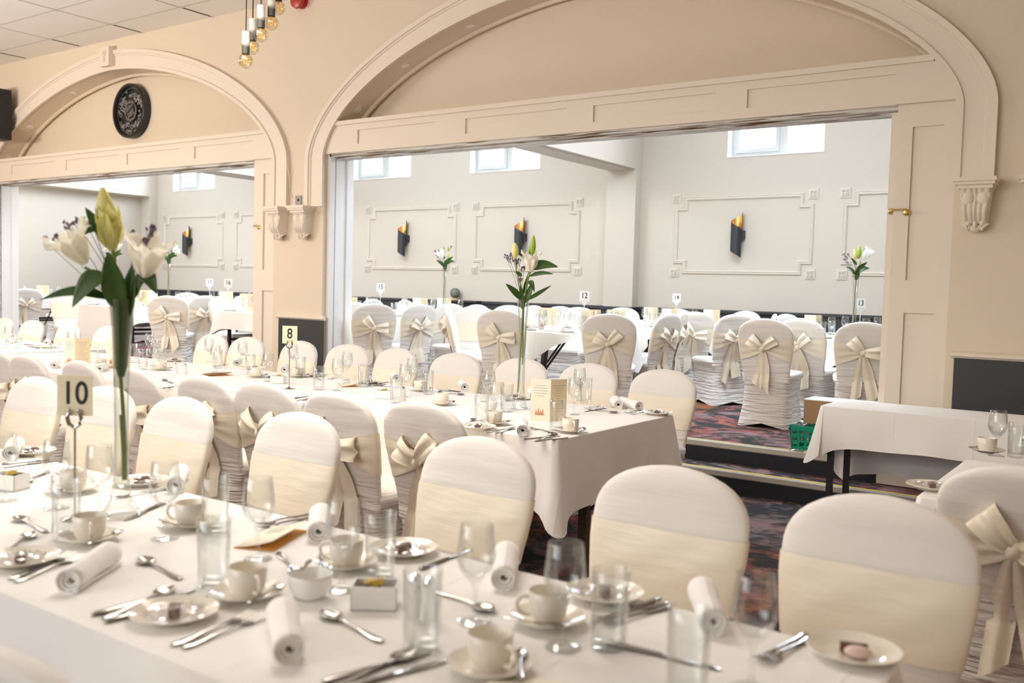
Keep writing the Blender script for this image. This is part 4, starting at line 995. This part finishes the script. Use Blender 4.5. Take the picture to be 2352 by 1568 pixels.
for a, b in (((1200, 1003), (1198, 985)), ((1425, 945), (1408, 925)), ((1072, 905), (1058, 884)), ((1228, 920), (1222, 905)), ((912, 878), (905, 868)), ((650, 860), (660, 848)), ((540, 845), (552, 832)), ((225, 858), (238, 846)), ((122, 850), (130, 838))): napkin(a, b, z, P)
reg(inst('napkin', napkin_roll, tuple(G(1448, 938, z)), 1.0), 'rolled white napkin', P, 'napkin', 'rolled napkins '+P)
for u, v, nm in ((882, 915, 'white sachet holder beside the goblets near the middle of the middle table'), (640, 880, 'white sachet holder beside the stand numbered eight'), (230, 850, 'white sachet holder at the left end of the middle table')):
    p = G(u, v, z); one(inst('sachet', sachet_box, (p.x, p.y, z), .5), nm, 'holder', 'sachet holders')
p = G(1122, 945, z); one(inst('sbowl', sugar_bowl, (p.x, p.y, z), 0), 'white sugar bowl behind the right goblets on the middle table', 'bowl', 'sugar bowls')
for u, v, nm in ((402, 858, 'white salt shaker at the left of the middle table'), (424, 860, 'pepper shaker with chrome cap at the left of the middle table'), (925, 920, 'white shaker beside the sachet holder on the middle table')):
    p = G(u, v, z); one(inst('shaker', shaker, (p.x, p.y, z), 0), nm, 'shaker', 'shakers')
o = number_stand('8', True); p = G(664, 893, z); place(o, (p.x, p.y, z), FACE-.05); one(o, 'steel stand holding the pale card numbered eight', 'table number')
for u, v, rz, nm in ((1263, 968, FACE+.15, 'standing cream menu card with red emblem near the end of the middle table'), (172, 842, FACE+.1, 'standing yellow menu card at the far left of the middle table'), (262, 845, FACE-.3, 'standing cream menu card partly behind the tall front vase')):
    p = G(u, v, z); one(inst('menu', menu_card, (p.x, p.y, z), rz), nm, 'menu', 'menu cards')
for u, v, rz, nm in ((495, 862, -.2, 'menu card lying open behind the fifth bow chair'), (800, 885, .9, 'menu card leaning beside the goblets on the middle table')):
    p = G(u, v, z); o = dup(PROTO['menuflat']); o.location = (p.x, p.y, z+.001); o.rotation_euler = (0, 0, rz); one(o, nm, 'menu')

# ---- far left and right-hand tables of the main room
P = P9 = 'on the far left table'
goblets([(20, 797)], z, P); tumblers([(40, 799), (5, 800)], z, P)
plate_set(112, 799, z, P, None); napkin((100, 797), (116, 786), z, P); napkin((14, 790), (38, 786), z, P)
for k, h, b in (('fork', (62, 795), (85, 799)), ('knife', (58, 792), (92, 794)), ('spoon', (70, 797), (92, 801))): cutlery(k, h, b, z, P)
P = 'on the right-hand table'
goblets([(2288, 1047)], z, P); tumblers([(2333, 1050)], z, P); cup_set(2266, 1040, z, P, 2.3); plate_set(2140, 1123, z, P, 'a', .3)
for u, v, nm in ((2338, 1012, 'white salt pot cut by the right edge of the right-hand table'),):
    p = G(2352, 1045, z); one(inst('shaker', shaker, (p.x, p.y, z), 0), nm, 'shaker')

# ---- far room
def far_table(pl, z, gob, tum, cups, menus, naps, plates, num, numpos, rz=FACE):
    P = 'on the far table numbered '+pl
    def pt(x, y): return (x, y, z)
    for i, (x, y) in enumerate(gob): reg(inst('goblet', goblet, pt(x, y), 0), 'clear wine glass', P, 'wine glass', 'wine glasses '+P)
    for x, y in tum: reg(inst('tumbler', tumbler, pt(x, y), 0), 'clear tumbler', P, 'tumbler', 'tumblers '+P)
    for x, y in cups:
        reg(inst('saucer', saucer, (x, y, z+.0003), 0), 'saucer', P, 'saucer', 'saucers '+P); reg(inst('cup', cup, (x, y, z+.005), random.random()*6), 'cream teacup', P, 'cup', 'teacups '+P)
    for x, y, a in menus: reg(inst('menu', menu_card, pt(x, y), FACE+a), 'standing menu card', P, 'menu', 'menu cards '+P)
    for x, y, a in naps: reg(inst('napkin', napkin_roll, pt(x, y), a), 'rolled napkin', P, 'napkin', 'napkins '+P)
    for x, y in plates: reg(inst('plate', side_plate, (x, y, z+.0003), 0), 'side plate', P, 'plate', 'plates '+P)
    o = number_stand(num, False); place(o, (numpos[0], numpos[1], z), rz); one(o, 'white table number stand reading %s on its far table' % pl, 'table number')
def ringpts(cx, cy, r, n, a0=0, jit=.3): return [(cx+r*cos(a0+2*pi*i/n), cy+r*sin(a0+2*pi*i/n)) for i in range(n)]
def rnd(cx, cy, R, pl, num, numpos, a0, menus):
    far_table(pl, RZT, ringpts(cx, cy, R*.55, 8, a0), ringpts(cx, cy, R*.50, 8, a0+.4), ringpts(cx, cy, R*.72, 7, a0+.2)[:5], menus, [(x, y, a0+2*pi*i/8+.4) for i, (x, y) in enumerate(ringpts(cx, cy, R*.76, 8, a0+.62))], ringpts(cx, cy, R*.80, 8, a0+.1)[1:], num, numpos)
rnd(-4.70, 7.82, .68, 'twelve', '12', (-4.55, 7.70), .3, [(-4.90, 7.62, .1), (-4.42, 7.60, -.1), (-4.32, 7.95, .2)])
rnd(-2.52, 9.50, .74, 'thirteen', '13', (-2.48, 9.52), .5, [(-2.80, 9.15, .25), (-2.15, 9.62, .0)])
rnd(-4.72, 10.15, .72, 'fourteen', '14', (-4.72, 10.1), .7, [(-5.05, 10.15, .3), (-4.62, 9.75, .2), (-4.25, 10.05, -.1)])
def longt(xs, ys, z, pl, num, numpos, menus):
    x0, x1 = xs; g, t, c, n, p = [], [], [], [], []
    y = ys[0]+.25
    while y < ys[1]-.2:
        for s, x in ((1, x1), (-1, x0)):
            g.append((x-s*.28, y+.1)); t.append((x-s*.30, y-.06)); n.append((x-s*.14, y, random.choice((0, .3, 1.4)))); p.append((x-s*.13, y-.16))
            if (len(g) % 2): c.append((x-s*.20, y+.22))
        y += .55
    far_table(pl, z, g, t, c, menus, n, p, num, numpos)
longt((-8.3, -7.27), (7.62, 10.2), FZ, 'fifteen', '15', (-7.75, 8.32), [(-7.7, 7.75, .2), (-7.62, 8.9, .1), (-7.8, 9.6, .2)])
longt((-9.3, -8.45), (7.14, 9.4), FZ, 'sixteen', '16', (-9.18, 7.22), [(-9.12, 7.45, .1), (-8.95, 7.6, .1), (-9.1, 8.1, 0)])
longt((-11.65, -10.55), (6.8, 9.9), FZ, 'seventeen', '17', (-10.85, 8.22), [(-10.85, 7.15, -.2), (-10.8, 8.45, .1), (-10.9, 9.2, .1)])
longt((-15.55, -14.38), (7.1, 9.6), FZ, 'eighteen', '18', (-14.6, 8.62), [(-14.5, 8.6, .1), (-14.6, 7.9, .2)])

# ================================================================== FLOWERS
def vase(h=.605):
    prof = [(0, .006), (.030, .005), (.052, .0), (.057, .003), (.055, .010), (.044, .022), (.030, .045), (.0235, .085), (.0205, .14), (.0195, .24), (.0205, .36), (.0235, .46), (.029, .55), (.0345, h), (.0325, h), (.0270, .55), (.0215, .46), (.0185, .36), (.0175, .24), (.0180, .14), (.0195, .10), (.018, .085), (0, .078)]
    return MB().lathe(prof, 40).build('tall_vase', 'vglass', angle=60)
def leafm(mb, base, tip, w, sag=.0, twist=0.0, cup_=.25):
    b, t = Vector(base), Vector(tip); d = t-b; L = d.length; d.normalize()
    side = d.cross(Vector((0, -1, .15))); side = side.normalized() if side.length > 1e-4 else Vector((1, 0, 0)); nrm = side.cross(d)
    side = Matrix.Rotation(twist, 3, d) @ side; nrm = Matrix.Rotation(twist, 3, d) @ nrm
    def f(u, v):
        a = (v-.5)*2; hw = w*.5*(sin(pi*(u**.75))**.85)+.001; arch = sin(pi*u)*sag
        return b+d*(L*u)+side*(hw*a)+nrm*(cup_*hw*a*a)+Vector((0, 0, arch))
    mb.grid(f, 12, 6)
def budm(mb, base, tip, w, ridges=True):
    b, t = Vector(base), Vector(tip); q = (t-b); L = q.length; R = q.to_track_quat('Z', 'Y').to_matrix(); rings = []
    for k in range(13):
        u = k/12; r = w*.5*(sin(pi*(u*.94+.03)))**.62*(1-.35*u+.12); ring = []
        for i in range(18):
            a = 2*pi*i/18; rr = r*(1-.10*abs(cos(a*1.5))**6 if ridges else 1); ring.append(b+R @ Vector((rr*cos(a), rr*sin(a), L*u)))
        rings.append(ring)
    mb.loft(rings, True, True, True)
def bloom(par, base, axis, L, openness, m, seed, wid=.56):
    b = Vector(base); R = Vector(axis).to_track_quat('Z', 'Y').to_matrix(); r = random.Random(seed)
    for k in range(6):
        a0 = k*pi/3+seed; op = openness*r.uniform(.8, 1.15); LL = L*r.uniform(.92, 1.06); wv = r.uniform(-.3, .3)
        def f(u, v, a0=a0, op=op, LL=LL, wv=wv):
            q = (v-.5)*2; hw = LL*wid*.5*(sin(pi*(u**.8*.93+.035)))**.8; rad = .006+LL*(.16*u+op*.62*u**2.2); z = LL*(u*1.0-op*.42*u**3.2)
            p = Vector((rad, hw*q, z+.10*hw*abs(q)**2+.012*sin(u*9+q*3+wv*9)*u)); return b+R @ (RZ(a0) @ p)
        MB().grid(f, 12, 8).build('petal', m, par, angle=180)
def sprig(par, base, ends, seed):
    r = random.Random(seed); tw = MB(); fl = MB(); b = Vector(base)
    for e in ends:
        e = Vector(e); mid = b.lerp(e, .55)+Vector((r.uniform(-.01, .01), r.uniform(-.01, .01), .01)); tw.tube([b, mid, e], .0011, 5)
        for q in range(7):
            o = e+Vector((r.uniform(-.010, .010), r.uniform(-.010, .010), r.uniform(-.008, .012))); tw.tube([mid.lerp(e, .7), o], .0007, 4)
            fl.ell(o, .0036, .0036, .0064, 6, 4, Matrix.Rotation(r.uniform(-.9, .9), 3, 'Y'))
    tw.build('twig', 'twig', par); fl.build('floret', 'statice', par)['kind'] = 'stuff'
def bouquet(loc, name_v, lab_v, lab_l, lab_s, leaves, buds, blooms, sprigs, stems, h=.605):
    v = inst('vase', vase, loc, 0); one(v, lab_v, 'vase', 'tall glass vases')
    T = Vector((loc[0], loc[1], loc[2]+h))
    l = empty('lily_stem', T, YAW); one(l, lab_l, 'flower')
    for pts, rad, m in stems: MB().tube(pts, rad, 8).build('stem', m, l)
    for base, tip, w, sag, tw in leaves:
        mb = MB(); leafm(mb, base, tip, w, sag, tw); o = mb.build('leaf', 'leaf', l, angle=180); md = o.modifiers.new('thickness', 'SOLIDIFY'); md.thickness = .0012
    for base, tip, w, m in buds: mb = MB(); budm(mb, base, tip, w); mb.build('bud', m, l)
    for base, ax, L, op, m, sd in blooms:
        bl = empty('bloom'); bl.parent = l; bloom(bl, base, ax, L, op, m, sd)
        mb = MB()
        for k in range(4): e = Vector(base)+Vector(ax).normalized()*L*.62+Vector((random.uniform(-.01, .01), random.uniform(-.01, .01), 0)); mb.tube([base, e], .0012, 5)
        mb.build('stamen', 'stemcut', bl)
    if sprigs:
        s_ = empty('statice_sprig', T, YAW); one(s_, lab_s, 'flower'); sprig(s_, (0, .004, -.05), sprigs, 5)
# tall vase on the front table
d_ = ray(278, 1165); Yv = 1.50
bouquet((d_.x/d_.y*Yv, Yv, TZ), 'v', 'tall clear trumpet vase of lilies on the front table', 'large cream lilies with broad dark leaves in the front table vase', 'thin purple statice sprigs in the front table vase',
    [((.0, -.02, -.03), (-.018, -.05, .125), .062, 0, .2), ((.012, .0, -.06), (.04, -.02, .10), .05, 0, -.3), ((-.03, -.03, .068), (-.108, -.06, -.025), .062, .02, .25), ((-.02, -.02, .0), (-.20, -.05, -.008), .028, .022, .2), ((.05, -.01, .07), (.108, -.03, .016), .044, .022, -.2),
     ((-.035, -.02, .16), (-.092, -.02, .245), .030, .0, .5), ((-.06, -.01, .185), (-.105, -.02, .165), .018, .010, .2), ((.03, -.01, .0), (.062, -.03, .075), .03, 0, .1), ((.05, .0, .075), (.085, .0, .10), .02, 0, 0), ((.01, .012, -.11), (.0, .005, .02), .045, 0, 1.2), ((.0, .02, .02), (-.07, .05, .07), .035, .01, .4)],
    [((-.020, -.012, .130), (-.048, -.015, .300), .062, 'bud')],
    [((-.086, -.03, .092), (-.46, -.22, .85), .128, .62, 'petal', 1), ((.070, -.02, .060), (.20, -.2, .95), .135, .56, 'petal', 2), ((-.025, -.015, .135), (-.06, -.05, 1), .112, .12, 'bud', 3)],
    [(-.150, .0, .195), (-.125, .0, .205), (-.105, .01, .208), (-.085, .0, .212), (-.205, -.01, .150), (-.175, -.01, .160), (.075, .01, .195), (.085, .0, .185), (.05, .0, .150), (.062, .0, .158), (.025, .02, .178), (.03, .02, .09)],
    [([(0, 0, -.05), (-.004, 0, -.20), (.004, 0, -.30), (.012, 0, -.42)], .0055, 'stem'), ([(.004, -.006, -.32), (.010, -.006, -.42), (.012, -.006, -.50)], .0075, 'stem'), ([(0, 0, -.06), (-.01, -.01, .05), (-.02, -.012, .132)], .005, 'stem'), ([(-.01, -.005, .02), (-.05, -.02, .06), (-.088, -.03, .084)], .004, 'stem'), ([(.0, 0, .0), (.05, -.012, .03), (.075, -.02, .062)], .004, 'stem'),
     ([(0.0, .0, .015), (0, 0, -.03), (.001, 0, -.08), (0, 0, -.14), (-.001, 0, -.19), (-.001, 0, -.215)], [.0285, .0265, .0235, .0200, .0165, .009], 'leaf')])
# vase on the middle table
p = G(1195, 938, TZ)
bouquet((p.x, p.y, TZ), 'v', 'tall clear trumpet vase standing in the middle of the middle table', 'lily stem with yellow bud and green bud on the middle table', 'purple statice sprigs in the middle table vase',
    [((.02, -.01, .17), (.185, -.03, .185), .050, .02, .2), ((.03, -.01, .13), (.16, -.03, .145), .022, .012, .0), ((-.01, -.01, .0), (-.10, -.04, .085), .050, .0, .7), ((.02, -.01, .10), (.06, -.03, .045), .032, .02, -.3), ((.02, -.01, .0), (.15, -.03, .082), .022, .0, .4), ((.0, .0, -.06), (-.02, -.02, .08), .03, 0, .2), ((.01, 0, -.02), (.05, -.01, .10), .035, 0, -.2), ((-.01, 0, .13), (-.05, -.01, .155), .02, 0, 0), ((.0, .01, .03), (.02, .0, .14), .025, 0, .6)],
    [((-.052, -.01, .225), (-.056, -.015, .312), .042, 'bud'), ((.042, -.01, .25), (.046, -.015, .355), .036, 'greenbud'), ((.02, .01, .235), (.03, .01, .30), .024, 'greenbud')],
    [((.035, -.02, .155), (.02, -.1, 1), .125, .34, 'petal', 4)],
    [(-.10, 0, .235), (-.085, .0, .225), (-.07, .01, .245), (-.055, .0, .22), (-.045, .0, .20), (-.03, .01, .215), (.0, .0, .18), (-.012, .0, .172), (-.06, .0, .26), (-.02, 0, .11)],
    [([(0, 0, -.05), (-.006, 0, -.25), (-.013, 0, -.45), (-.016, 0, -.515)], .0042, 'stem'), ([(.004, .003, -.05), (.004, .003, -.20), (.006, .003, -.36)], .003, 'stem'), ([(0, 0, -.05), (.015, -.01, .08), (.035, -.02, .157)], .0045, 'stem'), ([(.01, 0, .1), (.04, -.005, .2), (.042, -.01, .252)], .003, 'stem'), ([(0, 0, .03), (-.04, -.005, .15), (-.052, -.01, .227)], .003, 'stem')])
# three in the far room
def far_bouquet(loc, where, var):
    if var == 0: bl = [((-.055, -.01, .14), (-.6, -.3, .7), .10, .65, 'whitepetal', 1), ((.06, -.01, .12), (.7, -.4, .45), .10, .7, 'whitepetal', 2)]; bd = [((.0, 0, .17), (-.01, 0, .24), .026, 'greenbud'), ((.045, 0, .15), (.05, 0, .22), .026, 'greenbud')]
    elif var == 1: bl = [((-.03, -.01, .10), (-.4, -.3, .85), .12, .5, 'whitepetal', 3)]; bd = [((.03, 0, .10), (.045, 0, .185), .036, 'bud'), ((-.01, 0, .18), (-.02, 0, .25), .026, 'greenbud'), ((.035, 0, .19), (.04, 0, .25), .024, 'greenbud')]
    elif var == 2: bl = [((.06, -.01, .155), (.45, -.2, .9), .125, .28, 'whitepetal', 5)]; bd = [((.012, -.01, .16), (.015, -.01, .285), .055, 'greenbud'), ((-.01, 0, .15), (-.03, 0, .25), .04, 'bud')]
    else: bl = [((.03, 0, .11), (.3, -.2, .9), .12, .35, 'petal', 6), ((-.06, 0, .10), (-.6, -.2, .6), .09, .6, 'whitepetal', 7)]; bd = []
    bouquet(loc, 'v', 'tall clear vase with lilies '+where, 'lilies and leaves in the vase '+where, 'fine purple sprigs in the vase '+where,
        [((0, 0, .0), (-.11, -.02, .08), .055, .01, .6), ((0, 0, .02), (.12, -.02, .07), .055, .02, -.4), ((0, 0, -.05), (.01, -.02, .09), .05, 0, .2), ((.0, 0, .06), (.10, -.01, .13), .035, .0, .3), ((0, 0, .1), (-.06, 0, .17), .03, 0, .3)], bd, bl,
        [(-.10, 0, .17), (-.12, 0, .15), (-.08, 0, .2), (-.13, 0, .20), (.07, 0, .25), (-.09, 0, .12)] if var else [(-.03, 0, .15), (.03, 0, .13)],
        [([(0, 0, -.05), (-.004, 0, -.3), (-.01, 0, -.5)], .0045, 'stem'), ([(0, 0, -.05), (-.01, 0, .08), (-.03, 0, .12)], .004, 'stem'), ([(0, 0, -.05), (.02, 0, .06), (.04, 0, .13)], .004, 'stem')])
q = ray(388, 590); far_bouquet((q.x/q.y*7.62, 7.62, FZ), 'on the long table numbered seventeen', 0)
q = ray(1021, 650); far_bouquet((q.x/q.y*9.05, 9.05, FZ), 'on the long table numbered fifteen', 1)
q = ray(1966, 640); far_bouquet((q.x/q.y*9.30, 9.30, RZT), 'beside the number thirteen stand', 2)
q = ray(262, 640); far_bouquet((q.x/q.y*7.15, 7.15, FZ), 'on the nearest corner of the table numbered seventeen', 3)

# ================================================================== CRATE AND CARDBOARD BOX BY THE STEPS
cr = empty('plastic_crate', (-1.86, 6.78, ZR)); cr.rotation_euler = (0, 0, .0); one(cr, 'green perforated plastic crate on the raised floor behind the side table', 'crate')
mb = MB(); W2, D2, H2 = .31, .13, .185
def wallp(a, b, n, hx, rows):
    """one crate side from a to b as a grid of bars with triangular-ish holes"""
    A, B = Vector(a), Vector(b); d = (B-A); L = d.length; d.normalize(); nn = Vector((-d.y, d.x, 0))
    def bar(s0, s1, z0, z1, t=.004, out=0.0):
        ps = [A+d*s0, A+d*s1]; fl = lambda z: (z/H2)*.02
        vs = []
        for p in ps:
            for z_ in (z0, z1):
                for q in (out, out-t): vs.append(p+nn*(-fl(z_)+q*-1)+Vector((0, 0, z_)))
        mb.add(vs, [(0, 1, 3, 2), (4, 6, 7, 5), (0, 4, 5, 1), (2, 3, 7, 6), (0, 2, 6, 4), (1, 5, 7, 3)])
    bar(0, L, 0, .035); bar(0, L, .065, .078); bar(0, L, .105, .125); bar(0, L, .148, H2, .010, .004); bar(0, L, .152, .160, .016, .008)
    for k in range(n+1):
        s0 = L*k/n; w = .018
        for z0, z1 in ((.035, .065), (.078, .105), (.125, .148)): bar(max(0, s0-w/2), min(L, s0+w/2), z0, z1)
wallp((-W2, -D2, 0), (W2, -D2, 0), 12, 0, 3); wallp((W2, -D2, 0), (W2, D2, 0), 6, 0, 3); wallp((W2, D2, 0), (-W2, D2, 0), 12, 0, 3); wallp((-W2, D2, 0), (-W2, -D2, 0), 6, 0, 3)
mb.box(-W2, W2, -D2, D2, .0, .006); mb.build('crate_body', 'green', cr, smooth=False)
def film(seed, w, l, h, z0):
    r = random.Random(seed)
    def f(u, v): return Vector(((u-.5)*w+r.uniform(-.006, .006), (v-.5)*l+r.uniform(-.006, .006), z0+h*sin(u*11+seed)*sin(v*9)+r.uniform(-.012, .012)))
    return MB().grid(f, 22, 12)
o = film(3, .66, .27, .012, .19).build('plastic_film', 'film', smooth=False); o.location = (-1.86, 6.78, ZR); one(o, 'crumpled clear plastic film lying over the green crate', 'plastic film')
o = film(5, .50, .10, .018, .035).build('plastic_film', 'film', smooth=False); o.location = (-1.93, 6.645, ZR-.02); o.rotation_euler = (.15, 0, -.05); one(o, 'loose clear plastic film hanging over the step edge below the crate', 'plastic film')
bx = empty('cardboard_box', (-1.80, 6.80, ZR+.205)); one(bx, 'brown cardboard box with white top resting on the green crate', 'box')
MB().box(-.30, .28, -.12, .12, 0, .165).build('carton', 'box', bx, smooth=False); MB().box(-.302, .282, -.122, .122, .165, .171).build('white_lid', 'boxtop', bx, smooth=False)

#LABELS#
ORD = ['', 'first', 'second', 'third', 'fourth', 'fifth', 'sixth', 'seventh', 'eighth', 'ninth', 'tenth', 'eleventh', 'twelfth', 'thirteenth', 'fourteenth', 'fifteenth', 'sixteenth', 'seventeenth', 'eighteenth', 'nineteenth', 'twentieth', 'twenty-first', 'twenty-second', 'twenty-third', 'twenty-fourth', 'twenty-fifth', 'twenty-sixth', 'twenty-seventh', 'twenty-eighth']
bpy.context.view_layer.update()
sets = {}
for t in THINGS: sets.setdefault((t[1], t[2]), []).append(t)
for (desc, plc), L in sets.items():
    L.sort(key=lambda t: prj(t[0].location)[0])
    for i, t in enumerate(L):
        n = len(L)
        if n == 1: s = '%s %s' % (desc, plc)
        elif i == 0: s = 'leftmost %s %s' % (desc, plc)
        elif i == n-1: s = 'rightmost %s %s' % (desc, plc)
        else: s = '%s %s, %s from the left' % (desc, plc, ORD[i+1])
        t[0]['label'] = s
